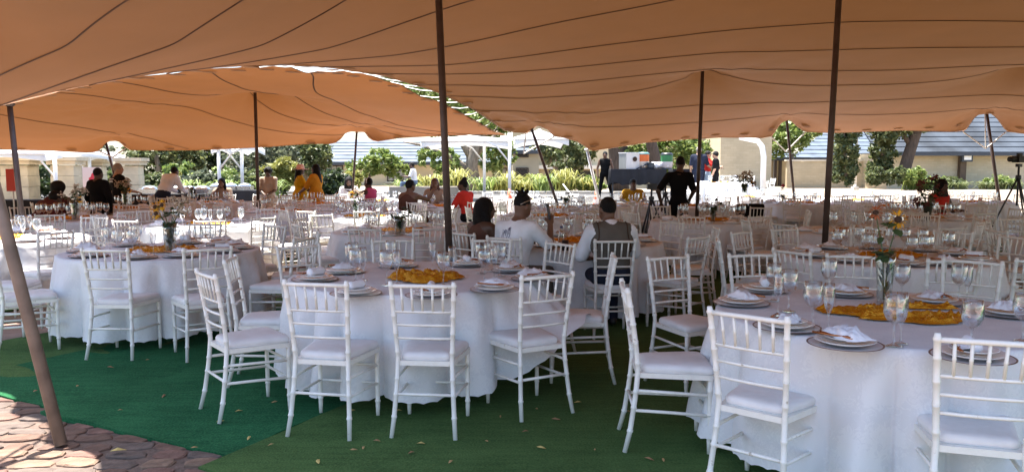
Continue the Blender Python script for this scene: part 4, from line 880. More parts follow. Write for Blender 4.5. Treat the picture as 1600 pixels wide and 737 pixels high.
TABLES = [
 ('a', 645, 5.9, 'the front middle table', T1S), ('b', 1392, 4.35, 'the front right table', T2S), ('c', 250, 7.7, 'the front left table', T3S),
 ('d', 630, 10.1, 'the table beyond the thick pole', None), ('e', 905, 8.7, "the three seated guests' table", T5S),
 ('f', 1390, 7.2, 'the table behind front right one', None), ('g', 1112, 12.2, 'the table with wilted flower', None),
 ('h', 1446, 12.8, 'the table with dark red flowers', None), ('i', 1345, 10.1, 'the table at right brown pole', None),
 ('j', 862, 13.3, 'the table behind seated guests', None), ('k', 572, 13.2, 'the sunlit sunflower-vase table', None),
 ('l', 325, 11.3, 'the sunlit table behind front left', None), ('m', 112, 12.6, 'the left dried-flower table', None),
 ('n', -4, 9.0, 'the sunlit left edge table', None), ('o', 190, 15.8, 'the table before men in black', None),
 ('p', 330, 19.0, "the chin-resting woman's table", None), ('q', 498, 17.8, "the yellow-dressed women's table", None),
 ('r', 695, 16.6, "the red-dressed woman's table", None), ('s', 880, 15.9, 'the far middle tripod-side table', None),
 ('t', 990, 17.4, "the seated yellow-shirt person's table", None), ('u', 1250, 18.2, 'the single red flower table', None),
 ('v', 1395, 16.6, 'the far right many-glass table', None), ('w', 1130, 25.0, 'the outdoor table by cream wall', None),
 ('x', 815, 20.4, 'the far middle roadside table', None), ('y', 1075, 16.8, 'the table behind standing black-clad man', None),
 ('z', 1745, 8.6, 'the right edge table', None), ('aa', 590, 19.9, "the pink-dressed woman's far table", None), ('ac', 1335, 20.2, 'the far driveway-side table', None), ('ad', 1165, 21.6, 'the far table before cream wall', None), ('ae', 448, 14.7, 'the table before yellow-dressed women', None), ('ab', 1520, 18.6, 'the far right eave-pole table', None)]
TC = {}
for key, u, d, desc, seats in TABLES:
    c = D(u, 300, d); TC[key] = (c.x, d)
occupied = []
for key, u, d, desc, seats in TABLES: 
    if seats: occupied += [(s[0], s[1]) for s in seats]
BLOCK = [(POLE1[0], POLE1[1]), (POLE2[0], POLE2[1]), (POLE3[0], POLE3[1]), (D(404, 0, 17).x, 17), (D(44, 0, 9.9).x, 9.9)]
SETTINGS = {}
for ti, (key, u, d, desc, seats) in enumerate(TABLES):
    cx, cy = TC[key]; zg = .026 if cy < 19 else terrain(cy); rs = random.Random(ti * 13 + 5)
    near = d < 9.2 and key != 'z'
    explicit = seats is not None
    if not explicit:
        seats = []; n = 10 if d < 15 else 9; a0 = rs.uniform(0, 360)
        for k in range(n):
            a = a0 + 360 / n * k + rs.uniform(-7, 7); q = 1.16 + rs.uniform(-.06, .14)
            x, y = cx + q * math.cos(R(a)), cy + q * math.sin(R(a))
            if any(math.hypot(x - p[0], y - p[1]) < .46 for p in occupied): continue
            if any(math.hypot(x - p[0], y - p[1]) < .30 for p in BLOCK): continue
            if any(k2 != key and math.hypot(x - p[0], y - p[1]) < 1.08 for k2, p in TC.items()): continue
            pu, pv = proj((x, y, .7))
            if pu < -60 or pu > 1680: continue
            seats.append((x, y, a + 180 + rs.uniform(-14, 14))); occupied.append((x, y))
    me = cloth_mesh(ti, 288, 14, .10, .915, (R(-14), .42) if key == 'a' else None) if d < 9.5 else FARCLOTH[ti % 4]
    o = link('tablecloth', me, None, (cx, cy, zg), 0 if key == 'a' else rs.uniform(0, 6.28))
    lit = 'white damask cloth draped to the floor over ' + desc
    tag(o, lit, 'tablecloth', 'white cloths on the round tables')
    rk = rank((cx, cy), seats) if seats else []
    lod = 0 if d < 9.3 else 1
    for s, ph in zip(seats, rk): chair(s[0], s[1], s[2], 'white bamboo-style chair, %s of %s' % (ph, desc), lod)
    SETTINGS[key] = (cx, cy, zg, desc, seats, rk)

def setting(x, y, z, ang, ph, desc, full, rs, cut=True):
    tail = '%s of %s' % (ph, desc)
    if full:
        put('charger_plate', charger_me, (x, y, z), 0, 'plum-rimmed charger, %s' % tail, 'charger plate', 'charger plates on the near tables')
        put('dinner_plate', plate_me, (x, y, z), 0, 'large white plate, %s' % tail, 'plate', 'white dinner plates')
        put('side_plate', side_me, (x + .004, y, z), 0, 'small white plate, %s' % tail, 'plate', 'small white plates on the dinner plates')
        zz = z + .040
    else:
        put('dinner_plate', far_plate_me, (x, y, z), 0, 'white plate, %s' % tail, 'plate', 'white dinner plates'); zz = z + .010
    a = ang + rs.uniform(-.9, .9)
    put('napkin', rs.choice(NAPS), (x - .012 * math.cos(ang), y - .012 * math.sin(ang), zz), a, 'folded white napkin, %s' % tail, 'napkin', 'white napkins on the plates', rs.uniform(1.0, 1.25)); COUNT['nap'] += 1
    if full and cut:
        b = a + rs.uniform(-.5, .5); dx, dy = .050 * math.cos(a - 1.57), .050 * math.sin(a - 1.57)
        put('fork', FORK, (x + dx, y + dy, zz + .006), b, 'copper fork, %s' % tail, 'fork', 'copper cutlery on the plates')
        sp_ = rs.random() < .5; put('spoon' if sp_ else 'knife', SPOON if sp_ else KNIFE, (x + dx * 1.4, y + dy * 1.4, zz + .010), b + .35, ('copper spoon, %s' if sp_ else 'copper knife, %s') % tail, 'spoon' if sp_ else 'knife', 'copper cutlery on the plates')
EXPL = {'b': [(1320, 540), (1519, 560), (1458, 473), (1321, 461), (1575, 492), (1229, 513), (1158, 475), (1192, 455)],
        'a': [(492, 438), (556, 460), (536, 426), (622, 416.5), (674, 463), (731, 415), (773, 454), (800, 424), (834, 437)]}
GL = {'b': [(1269, 513, 'w'), (1294, 517, 'f'), (1396, 541, 'w'), (1407, 537, 'f'), (1517, 548, 'w'), (1497, 470, 'w'), (1597, 533, 'w'), (1586, 528, 'f'), (1215, 493, 'f'), (1232, 487, 'w'), (1294, 462, 'w'), (1408, 470, 'w'), (1208, 470, 'w'), (1510, 474, 'f')],
      'a': [(556, 440, 'w'), (545, 430, 'f'), (568, 438, 'f'), (552, 424, 'w'), (604, 446, 'w'), (620, 444, 'f'), (693, 446, 'w'), (706, 436, 'f'), (676, 424, 'f'), (690, 424, 'w'), (752, 427, 'w'), (757, 441, 'w'), (772, 437, 'f'), (781, 431, 'w'), (611, 420, 'w'), (762, 424, 'f')]}
for key, (cx, cy, zg, desc, seats, rk) in SETTINGS.items():
    rs = random.Random(sum(map(ord, key)) * 7); zt = zg + ZT + .001
    u, d = proj((cx, cy, .75))[0], cy; full = d < 9.2 and key != 'z'
    if key in EXPL:
        pts = [G(uu, vv, zt) for uu, vv in EXPL[key]]
    else:
        pts = []
        for s in seats:
            a = math.atan2(s[1] - cy, s[0] - cx) + rs.uniform(-.06, .06); pts.append(Vector((cx + .70 * math.cos(a), cy + .70 * math.sin(a), zt)))
    ph = rank((cx, cy), [(p.x, p.y) for p in pts])
    for p, h in zip(pts, ph): setting(p.x, p.y, zt, math.atan2(p.y - cy, p.x - cx), h, desc, full, rs)
    if key in GL:
        gl = [(G(uu, vv, zt), k) for uu, vv, k in GL[key]]
    else:
        gl = []
        for p in pts:
            a = math.atan2(p.y - cy, p.x - cx)
            for kk in range(2 if d < 15 else 1):
                b = a + rs.uniform(-.24, .24); q = rs.uniform(.40, .52); gl.append((Vector((cx + q * math.cos(b), cy + q * math.sin(b), zt)), 'w' if kk == 0 else 'f'))
        if d < 14:
            for kk in range(3):
                b = rs.uniform(0, 6.28); gl.append((Vector((cx + .45 * math.cos(b), cy + .45 * math.sin(b), zt)), 'w'))
    keep = []
    for p, k in gl:
        if all(math.hypot(p.x - q.x, p.y - q.y) > .075 for q, _ in keep): keep.append((p, k))
    for kind in 'wf':
        ks = [p for p, k in keep if k == kind]
        if not ks: continue
        for p, h in zip(ks, rank((cx, cy), [(q.x, q.y) for q in ks])):
            if kind == 'w': put('wine_glass', WG if d < 9.2 else WGF, p, 0, 'clear wine glass, %s of %s' % (h, desc), 'wine glass', 'wine glasses on the round tables', rs.uniform(1.16, 1.26)); COUNT['wine'] += 1
            else: put('champagne_flute', FL if d < 9.2 else FLF, p, 0, 'slim clear flute, %s of %s' % (h, desc), 'flute', 'champagne flutes on the round tables', 1.12); COUNT['flute'] += 1
    if key == 'b':
        for (sd, uu, vv, L_, W_, an, ds) in ((3.3, 1338, 487, .22, .14, -8, 'left end'), (7.7, 1400, 499, .20, .09, -20, 'middle fold'), (5.2, 1462, 500, .20, .12, 14, 'right end'), (8.8, 1440, 481, .20, .06, -12, 'thin back fold')):
            put('sequin_cloth', sequin_me(sd, L_, W_, .030), G(uu, vv, zt + .002), R(an), 'crumpled gold sequin cloth, %s, on the front right table' % ds, 'decor cloth', 'gold sequin cloths')
    else:
        q = G(662, 436, zt) if key == 'a' else Vector((cx, cy, zt))
        put('sequin_cloth', sequin_me(2.9, .36, .27, .065) if key == 'a' else SEQ[sum(map(ord, key)) % 3], q, rs.uniform(-.4, .4), 'crumpled gold sequin cloth in the middle of %s' % desc, 'decor cloth', 'gold sequin cloths', 1.0 if key != 'a' else .78)
print('COUNTS', COUNT, len(CHAIRS))
# ---------------------------------------------------------------- flowers in vases
m_vglass = glassmat('vase_glass', (.93, .96, .94), .4, .05); m_stem = mat('flower_stem', (.06, .11, .03), .6, .3, 20); m_petal = mat('sunflower_petal', (.80, .42, .02), .6, .15, 40, trans=.2)
m_fleaf = mat('flower_leaf', (.045, .085, .028), .55, .35, 20, trans=.15); m_disc = mat('flower_disc', (.05, .025, .012), .9); m_dry = mat('dried_flower', (.50, .40, .29), .85, .3, 30); m_dred = mat('dark_red_flower', (.16, .035, .03), .7, .4, 30)
m_kraft = mat('dark_wrapped_vase', (.03, .035, .015), .6, .3, 8)
def leaf_part(mb, p, d, L_, w, m=0):
    d = Vector(d).normalized(); s = d.cross(Vector((0, 0, 1))); s = s.normalized() if s.length > .01 else Vector((1, 0, 0)); p = Vector(p); up = s.cross(d) * (L_ * .12)
    V = [p, p + d * L_ * .35 + s * w, p + d * L_ * .75 + s * w * .7 - up, p + d * L_ - up * 2, p + d * L_ * .75 - s * w * .7 - up, p + d * L_ * .35 - s * w, p + d * L_ * .5 + up * .8]
    mb.add(V, [(0, 1, 6), (1, 2, 6), (2, 3, 6), (3, 4, 6), (4, 5, 6), (5, 0, 6)], m)
def sunflower(par, c, nrm, r=.045, col=None):
    nrm = Vector(nrm).normalized(); q = nrm.to_track_quat('Z', 'Y').to_matrix(); c = Vector(c); mb = MB()
    for k in range(16):
        a = 2 * math.pi * k / 16 + random.uniform(-.1, .1); d = q @ Vector((math.cos(a), math.sin(a), .15 + random.uniform(-.2, .2)))
        leaf_part(mb, c + d * r * .4, d, r * random.uniform(.75, 1.0), r * .22)
    f = mb.build('flower', col or m_petal, par); MB().ell(c, (r * .45, r * .45, r * .2), 12, 6, 0, q).build('flower_disc', m_disc, f, True); return f
def vase(key, u, v, label, kind, h=.26, r=.045, dx=0, dy=0):
    cx, cy, zg, desc, _, _ = SETTINGS[key]; z = zg + ZT + .006
    p = G(u, v, z) if u else Vector((cx + dx, cy + dy, z))
    t = thing('flower_vase', label, 'vase', p, 0, 'flower vases on the tables'); rnd = random.Random(u or sum(map(ord, key)))
    glass = kind != 'dark'
    if not glass: prof = [(.001, .004), (r * .55, .004), (r * .6, .01), (r * .8, h * .4), (r * 1.1, h * .8), (r * 1.3, h), (r * 1.22, h), (r * .9, h * .8), (.001, h * .7)]
    else: prof = [(.001, .004), (r * .8, .004), (r * .85, .01), (r * .9, h * .4), (r * 1.05, h * .8), (r * 1.15, h), (r * 1.10, h), (r * 1.0, h * .8), (r * .85, h * .4), (r * .78, .02), (.001, .018)]
    MB().lathe(prof, 20).build('vase', m_vglass if glass else m_kraft, t, True)
    heads = {'sun': [((.05, -.03, h + .20), 's'), ((-.07, 0, h + .24), 'r')], 'single': [((0, 0, h + .22), 'R')], 'mixed': [((-.06, -.02, h + .14), 's'), ((.08, 0, h + .16), 'd'), ((0, .03, h + .2), 'd')],
             'bunch': [((-.12, -.02, h + .16), 's'), ((-.05, -.03, h + .18), 's'), ((-.10, -.05, h + .10), 's'), ((.10, 0, h + .17), 'd'), ((.16, .02, h + .24), 'd'), ((.06, .03, h + .22), 'd'), ((.14, -.04, h + .12), 'd')],
             'dried': [((rnd.uniform(-.16, .16), rnd.uniform(-.1, .1), h + rnd.uniform(.06, .26)), 'd') for _ in range(8)] + [((.13, -.08, h + .02), 's')],
             'dark': [((rnd.uniform(-.22, .22), rnd.uniform(-.12, .12), h + rnd.uniform(-.02, .42)), 'k') for _ in range(13)], 'wilt': [((.12, 0, h + .06), 'w'), ((.05, .02, h + .12), 'w'), ((-.1, 0, h + .02), 'w')]}[kind]
    st = MB(); lf = MB()
    for (q, k) in heads:
        st.tube([(q[0] * .05, q[1] * .05, .02), (q[0] * .25, q[1] * .25, h), (q[0] * .7, q[1] * .7, (h + q[2]) / 2 + .02), q], [.004, .004, .0035, .003], 5)
        for _ in range(4 if k != 'k' else 8):
            a = rnd.uniform(0, 6.28); f = rnd.uniform(.4, .95); pp = Vector((q[0] * f, q[1] * f, h + (q[2] - h) * f)); leaf_part(lf, pp, (math.cos(a), math.sin(a), rnd.uniform(-.3, .5)), rnd.uniform(.06, .11), rnd.uniform(.018, .032))
    for _ in range(26 if kind in ('bunch', 'wilt', 'dark', 'dried', 'sun') else 10): a = rnd.uniform(0, 6.28); leaf_part(lf, (0, 0, h * .95), (math.cos(a), math.sin(a), rnd.uniform(-.5, .6)), rnd.uniform(.06, .10), .024)
    if glass:
        for _ in range(60 if kind in ('bunch', 'wilt', 'dried') else 0): a = rnd.uniform(0, 6.28); f_ = rnd.uniform(.25, .95); q_ = r * (.25 + .75 * f_) * rnd.uniform(.3, .85); leaf_part(lf, (q_ * math.cos(a), q_ * math.sin(a), h * f_), (math.cos(a) * .4, math.sin(a) * .4, rnd.uniform(.3, 1)), .06, .016)
        for _ in range(7): a = rnd.uniform(0, 6.28); leaf_part(lf, (.012 * math.cos(a), .012 * math.sin(a), rnd.uniform(.04, h * .7)), (math.cos(a) * .25, math.sin(a) * .25, 1), .09, .016)
    st.build('stem', m_stem, t, True); lf.build('foliage', m_fleaf, t)
    for (q, k) in heads:
        if k == 's': sunflower(t, q, (rnd.uniform(-.5, .3), -1, .25), .048)
        elif k == 'r': sunflower(t, q, (-.4, -.8, .7), .04, mat('rust_petal', (.35, .10, .03), .7))
        elif k == 'R':
            mb = MB()
            for i in range(5): mb.ell(Vector(q) + Vector((rnd.uniform(-.012, .012), rnd.uniform(-.012, .012), i * .006)), (.042 - i * .004, .042 - i * .004, .03), 10, 6)
            mb.build('flower', mat('red_rose', (.30, .012, .018), .6), t, True)
        else:
            mb = MB()
            for i in range(16 if k != 'w' else 7):
                sd = .024 if k != 'w' else .009; c = Vector(q) + Vector((rnd.gauss(0, sd), rnd.gauss(0, sd), rnd.gauss(0, sd))); mb.ell(c, (.014, .014, .012), 6, 4)
            mb.build('flower', {'d': m_dry, 'k': m_dred, 'w': m_kraft}[k], t)
    return t
vase('b', 1381, 473, 'tall clear vase with a sunflower and drooping leaves on the front right table', 'sun', .30, .05)
vase('c', 266, 393, 'dark vase of small sunflowers and dried stems on the front left table', 'bunch', .27, .06)
vase('d', 625, 366, 'squat dark plant pot on the table beyond the thick pole', 'wilt', .2, .075)
vase('g', 1114, 345, 'clear vase with a wilted dark bloom, behind the front chairs', 'wilt', .2, .04)
vase('h', 1449, 345, 'big dark vase full of dark red flowers', 'dark', .26, .06)
vase('k', 556, 341, 'vase with one sunflower and white blooms on the sunlit table', 'mixed', .24, .045)
vase('m', 118, 344, 'tall vase of beige dried flowers and an orange bloom at left', 'dried', .3, .06)
vase('u', 1223, 316, 'single red flower in a small vase before the driveway', 'single', .16, .03)
vase('p', 300, 316, 'leafy green stems in a tall vase before the buffet', 'wilt', .36, .05)
vase('w', 1163, 302, 'orange and cream flowers in a vase on the outdoor table', 'dried', .16, .05)
vase('o', 196, 326, 'tall dark vase with dried blooms before the men in black', 'dried', .34, .055)
vase('s', 885, 327, 'small dark dried flower in a vase on the far middle table', 'wilt', .2, .035)
bt = thing('water_bottle', 'clear water bottle on the seated guests\' table', 'bottle', G(877, 386, SETTINGS['e'][2] + ZT + .002))
MB().lathe([(.001, .0), (.031, .0), (.033, .01), (.032, .13), (.026, .16), (.013, .185), (.013, .2), (.001, .2)], 16).build('body', m_vglass, bt, True); MB().lathe([(.015, .195), (.015, .215), (.001, .216)], 12).build('cap', mat('blue_cap', (.03, .06, .2), .4), bt, True)
cp = tag(MB().lathe([(.001, 0), (.032, 0), (.036, .1), (.034, .1), (.03, .01), (.001, .01)], 16).build('tumbler', mat('dark_tumbler', (.02, .02, .025), .3), None, True, G(883, 391, SETTINGS['e'][2] + ZT + .002)), 'small dark tumbler before the man in the grey vest', 'tumbler')

# ---------------------------------------------------------------- people
def surface_nets(d, org, h):
    """surface-nets triangulation of the zero level of a signed distance grid"""
    nx, ny, nz = d.shape; s = d < 0
    c = np.zeros((nx - 1, ny - 1, nz - 1), np.int32); sl = [(i, j, k) for i in (0, 1) for j in (0, 1) for k in (0, 1)]
    def sub(a, i, j, k): return a[i:nx - 1 + i, j:ny - 1 + j, k:nz - 1 + k]
    for q in sl: c += sub(s, *q)
    act = (c > 0) & (c < 8); idx = -np.ones(act.shape, np.int64); ids = np.argwhere(act); idx[act] = np.arange(len(ids))
    acc = np.zeros((len(ids), 3)); cnt = np.zeros(len(ids))
    for a in sl:
        for ax in range(3):
            if a[ax]: continue
            b = list(a); b[ax] = 1; da = sub(d, *a)[act]; db = sub(d, *b)[act]; m = (da < 0) != (db < 0)
            t = np.where(m, da / (da - db + 1e-12), 0); p = np.tile(np.array(a, float), (len(ids), 1)); p[:, ax] += t; acc[m] += p[m]; cnt[m] += 1
    V = org + h * (ids + acc / cnt[:, None]); Q = []
    for ax in range(3):
        o = [i for i in range(3) if i != ax]; sa = np.moveaxis(s, ax, 0); m = sa[:-1] != sa[1:]; flip = sa[:-1]
        ii = np.argwhere(m[:, 1:-1, 1:-1]); 
        if not len(ii): continue
        ii[:, 1:] += 1; fl = flip[ii[:, 0], ii[:, 1], ii[:, 2]]; I = np.moveaxis(idx, ax, 0)
        a_, b_, c_ = ii[:, 0], ii[:, 1], ii[:, 2]
        q = np.stack([I[a_, b_ - 1, c_ - 1], I[a_, b_, c_ - 1], I[a_, b_, c_], I[a_, b_ - 1, c_]], 1)
        if ax == 1: fl = ~fl
        q[~fl] = q[~fl][:, ::-1]; Q.append(q)
    Q = np.concatenate(Q); Q = Q[(Q >= 0).all(1)]
    return V, Q
def sdf_mesh(name, prims, mats, res, k0=.02, rough=0.0):
    """prims: ('c',a,b,ra,rb,mat,k) tapered capsule | ('e',centre,radii,rot3x3 or None,mat,k) ellipsoid -> one continuous skin, faces coloured by nearest prim"""
    lo, hi = np.full(3, 1e9), np.full(3, -1e9)
    for p in prims:
        if p[0] == 'c': r = max(p[3], p[4]); P = np.array([tuple(p[1]), tuple(p[2])]); lo = np.minimum(lo, P.min(0) - r); hi = np.maximum(hi, P.max(0) + r)
        else: r = max(p[2]); P = np.array(tuple(p[1])); lo = np.minimum(lo, P - r); hi = np.maximum(hi, P + r)
    lo -= 3 * res; hi += 3 * res; n = np.ceil((hi - lo) / res).astype(int) + 1
    X = np.stack(np.meshgrid(*[lo[i] + res * np.arange(n[i]) for i in range(3)], indexing='ij'), -1).astype(np.float32)
    def ev(p, X):
        if p[0] == 'c':
            a = np.array(tuple(p[1]), np.float32); b = np.array(tuple(p[2]), np.float32); ab = b - a; t = np.clip(((X - a) @ ab) / (ab @ ab + 1e-9), 0, 1)
            return np.linalg.norm(X - a - t[..., None] * ab, axis=-1) - (p[3] + t * (p[4] - p[3]))
        Y = X - np.array(tuple(p[1]), np.float32)
        if p[3] is not None: Y = Y @ np.array(p[3], np.float32)
        r = np.array(p[2], np.float32); k1 = np.linalg.norm(Y / r, axis=-1); k2 = np.linalg.norm(Y / (r * r), axis=-1); return k1 * (k1 - 1) / (k2 + 1e-6)
    d = None
    for p in prims:
        m = (p[6] if p[0] == 'c' else p[5]) or k0
        if d is None: d = ev(p, X); continue
        if p[0] == 'c': P0 = np.minimum(tuple(p[1]), tuple(p[2])) - max(p[3], p[4]) - .06; P1 = np.maximum(tuple(p[1]), tuple(p[2])) + max(p[3], p[4]) + .06
        else: P0 = np.array(tuple(p[1])) - max(p[2]) - .06; P1 = np.array(tuple(p[1])) + max(p[2]) + .06
        i0 = np.clip(np.floor((P0 - lo) / res).astype(int), 0, n); i1 = np.clip(np.ceil((P1 - lo) / res).astype(int) + 1, 0, n); S = tuple(slice(a, b) for a, b in zip(i0, i1))
        e = ev(p, X[S]); ds = d[S]; h = np.clip(.5 + .5 * (ds - e) / m, 0, 1); d[S] = ds * (1 - h) + e * h - m * h * (1 - h)
    if rough > 0:
        ph = X * 38; d = d + rough * (np.sin(ph[..., 0] + 2 * np.sin(ph[..., 1])) * np.sin(ph[..., 1] * 1.3) * np.sin(ph[..., 2] * 1.1 + ph[..., 0])).astype(np.float32)
    V, Q = surface_nets(d, lo, res)
    C = V[Q].mean(1).astype(np.float32); best = np.full(len(C), 1e9); mi = np.zeros(len(C), int)
    for p in prims:
        e = ev(p, C); m = p[5] if p[0] == 'c' else p[4]; k = e < best; best[k] = e[k]; mi[k] = m
    return npmesh(name, V, Q, mats, True, mi)
SKIN = {'dark': mat('skin_dark', (.085, .042, .026), .5, .12, 8), 'mid': mat('skin_brown', (.15, .075, .045), .5, .12, 8), 'light': mat('skin_light', (.42, .24, .16), .5, .1, 8)}
m_hair = mat('black_hair', (.007, .006, .006), .6, .4, 60, bump=.8, bscale=90, spec=.2); m_hairg = mat('grey_hair', (.28, .25, .21), .7, .3, 50, bump=.5, bscale=80); m_shoe = mat('dark_shoe', (.02, .018, .018), .4)
def fab(name, c): return mat('cloth_' + name, c, .9, .16, 5, bump=.5, bscale=13, spec=.15)
def V3(*a): return Vector(a)
def pose(kind, **ov):
    j = {}
    if kind == 'stand':
        j = dict(pel=V3(0, 0, .95), belly=V3(0, .01, 1.10), chest=V3(0, 0, 1.28), neck=V3(0, -.01, 1.47), head=V3(0, .02, 1.60), shL=V3(-.18, 0, 1.40), shR=V3(.18, 0, 1.40), elL=V3(-.235, -.03, 1.12), elR=V3(.235, -.03, 1.12), wrL=V3(-.245, .06, .87), wrR=V3(.245, .06, .87),
                 hiL=V3(-.09, 0, .90), hiR=V3(.09, 0, .90), knL=V3(-.10, .02, .50), knR=V3(.10, .02, .50), anL=V3(-.105, -.02, .09), anR=V3(.105, -.02, .09))
    else:
        j = dict(pel=V3(0, -.06, .585), belly=V3(0, -.06, .72), chest=V3(0, -.03, .90), neck=V3(0, .0, 1.09), head=V3(0, .04, 1.215), shL=V3(-.18, -.02, 1.02), shR=V3(.18, -.02, 1.02), elL=V3(-.25, .06, .78), elR=V3(.25, .06, .78), wrL=V3(-.16, .30, .80), wrR=V3(.16, .30, .80),
                 hiL=V3(-.09, -.02, .565), hiR=V3(.09, -.02, .565), knL=V3(-.12, .40, .545), knR=V3(.12, .40, .545), anL=V3(-.12, .36, .10), anR=V3(.12, .36, .10))
    for k, v in ov.items(): j[k] = V3(*v)
    return j
def person(label, loc, deg, j, top, bottom, skin='dark', hair='short', sleeve='short', dress=False, bare=False, res=.015, scale=1.0, girth=1.0, look=0.0, wear=None, hmat=None, fist=(0, 0), shoes=True, nod=0.0, extra=None, long_pants=True):
    t = thing('person', label, 'person', loc, R(deg - 90)); t.scale = (scale,) * 3
    S, T, B, SH, EY = 0, 1, 2, 3, 4; g = girth
    mats = [SKIN[skin], top, bottom, m_shoe, m_disc]; P = []; up = T if not bare else S
    hd = j['head']; hr = Matrix.Rotation(look, 3, 'Z') @ Matrix.Rotation(nod, 3, 'X'); HR = [list(r) for r in hr]
    def H(x, y, z): return hd + hr @ V3(x, y, z)
    P.append(('e', hd, (.074, .092, .112), HR, S, .02)); P.append(('e', H(0, .03, -.055), (.055, .06, .06), HR, S, .03))
    P.append(('c', H(0, .088, .012), H(0, .104, -.022), .010, .016, S, .012)); P.append(('c', H(-.02, .084, -.058), H(.02, .084, -.058), .010, .010, S, .008))
    for s in (-1, 1):
        P.append(('e', H(s * .077, -.005, -.008), (.012, .022, .032), HR, S, .008)); P.append(('e', H(s * .032, .086, .008), (.011, .007, .007), HR, EY, .002)); P.append(('c', H(s * .018, .09, .028), H(s * .05, .08, .026), .007, .006, S, .006))
    P.append(('c', j['neck'] + V3(0, -.005, -.04), hd + hr @ V3(0, -.02, -.06), .060 * (.95 if g < 1.05 else 1.1), .052, S, .025))
    # torso
    P.append(('e', j['pel'], (.165 * g, .125 * g, .12), None, B if not dress else T, .05)); P.append(('e', j['belly'], (.148 * g, .112 * g, .14), None, T, .05))
    ch = j['chest']; P.append(('e', ch, (.172 * g, .118 * g, .17), None, T, .05)); mid = (j['shL'] + j['shR']) / 2
    P.append(('c', j['shL'].lerp(mid, .25), j['shR'].lerp(mid, .25), .070 * g, .070 * g, up, .06)); P.append(('c', mid + V3(0, 0, -.03), j['neck'] + V3(0, 0, -.03), .085, .062, up if not bare else S, .04))
    for s in 'LR':
        sh, el, wr = j['sh' + s], j['el' + s], j['wr' + s]; sl = {'none': 0, 'short': .8, 'long': 2}[sleeve]
        if bare: sl = 0
        P.append(('c', sh, el, .052, .040, S, .02)); P.append(('c', el, wr, .040, .027, S, .015))
        if sl: P.append(('c', sh, sh.lerp(el, min(1, sl)), .066 * g, .060, T, .03))
        if sl == 2: P.append(('c', el, el.lerp(wr, .92), .056, .042, T, .015))
        fw = (wr - el).normalized(); lat = fw.cross(V3(0, 0, 1)); lat = lat.normalized() if lat.length > .1 else V3(1, 0, 0); sg = 1 if s == 'R' else -1; inn = lat.cross(fw) * -1
        fr = .0095 if res > .012 else .0085; kn = wr + fw * .085
        P.append(('c', wr + fw * .02 + lat * .018, kn + lat * .022, .018, .015, S, .01)); P.append(('c', wr + fw * .02 - lat * .018, kn - lat * .022, .018, .015, S, .01))
        cur = .35 + .9 * (fist[0] if s == 'L' else fist[1])
        for q in range(4):
            b0 = kn + lat * (.030 - .020 * q); L_ = (.036, .042, .040, .032)[q]; d1 = (fw * math.cos(cur * .7) + inn * math.sin(cur * .7)); d2 = (fw * math.cos(cur * 1.8) + inn * math.sin(cur * 1.8)); m_ = b0 + d1 * L_
            P.append(('c', b0, m_, fr * 1.05, fr, S, .004)); P.append(('c', m_, m_ + d2 * L_ * .9, fr, fr * .85, S, .004))
        tb = wr + fw * .03 + lat * .03 * sg * -1; P.append(('c', tb, tb + (fw * .7 - lat * sg * .6 + inn * .5).normalized() * .035, .013, .011, S, .008)); P.append(('c', tb + (fw * .7 - lat * sg * .6 + inn * .5).normalized() * .035, tb + (fw * .9 - lat * sg * .25 + inn * .6).normalized() * .068, .011, .009, S, .004))
        hi, kn_, an = j['hi' + s], j['kn' + s], j['an' + s]; LB = B if long_pants else S
        P.append(('c', hi, kn_, .088 * g, .062, B if not dress else T, .03)); P.append(('c', kn_, an, .058 if long_pants and not dress else .050, .050 if long_pants and not dress else .034, LB if not dress else S, .02))
        toe = V3(0, 1, 0) if (an - kn_).z < -.1 else V3(0, .6, -.6); P.append(('c', an + V3(0, -.03, -.045), an + toe * .15 + V3(0, 0, -.05), .038, .034, SH if shoes else S, .015))
    if dress:
        z0 = j['pel']; 
        if abs(j['knL'].z - j['pel'].z) > .25:
            P.append(('c', z0, V3(z0.x, z0.y, .55), .16 * g, .20 * g, T, .05)); P.append(('e', V3(z0.x, z0.y, .50), (.24 * g, .19 * g, .12), None, T, .05))
        else: P.append(('c', (j['hiL'] + j['hiR']) / 2, (j['knL'] + j['knR']) / 2, .14, .12, T, .06))
    if extra: P += extra(j, H)
    link('body', sdf_mesh('body', P, mats + (wear or []), res), t)
    # hair
    hm = hmat or m_hair; hp = []
    if hair in ('short', 'crop'):
        k = .006 if hair == 'crop' else .012
        hp = [('e', H(0, -.014, .030), (.073 + k, .088 + k, .093 + k), HR, 0, .02)]
    elif hair == 'bob': hp = [('e', H(0, -.02, .03), (.10, .108, .108), HR, 0, .03), ('c', H(0, -.045, -.02), H(0, -.05, -.16), .095, .098, 0, .03), ('c', H(-.075, -.01, 0), H(-.085, 0, -.15), .035, .045, 0, .03), ('c', H(.075, -.01, 0), H(.085, 0, -.15), .035, .045, 0, .03)]
    elif hair == 'long': hp = [('e', H(0, -.018, .03), (.088, .100, .10), HR, 0, .03), ('c', H(0, -.05, .0), H(0, -.085, -.30), .075, .085, 0, .03), ('c', H(-.07, -.02, 0), H(-.09, -.02, -.2), .03, .04, 0, .03), ('c', H(.07, -.02, 0), H(.09, -.02, -.2), .03, .04, 0, .03)]
    elif hair == 'bun': hp = [('e', H(0, -.018, .028), (.083, .097, .098), HR, 0, .02), ('e', H(0, -.04, .135), (.05, .05, .045), HR, 0, .02)]
    elif hair == 'locks':
        hp = [('e', H(0, -.012, .042), (.078, .092, .088), HR, 0, .02)]; rr = random.Random(4)
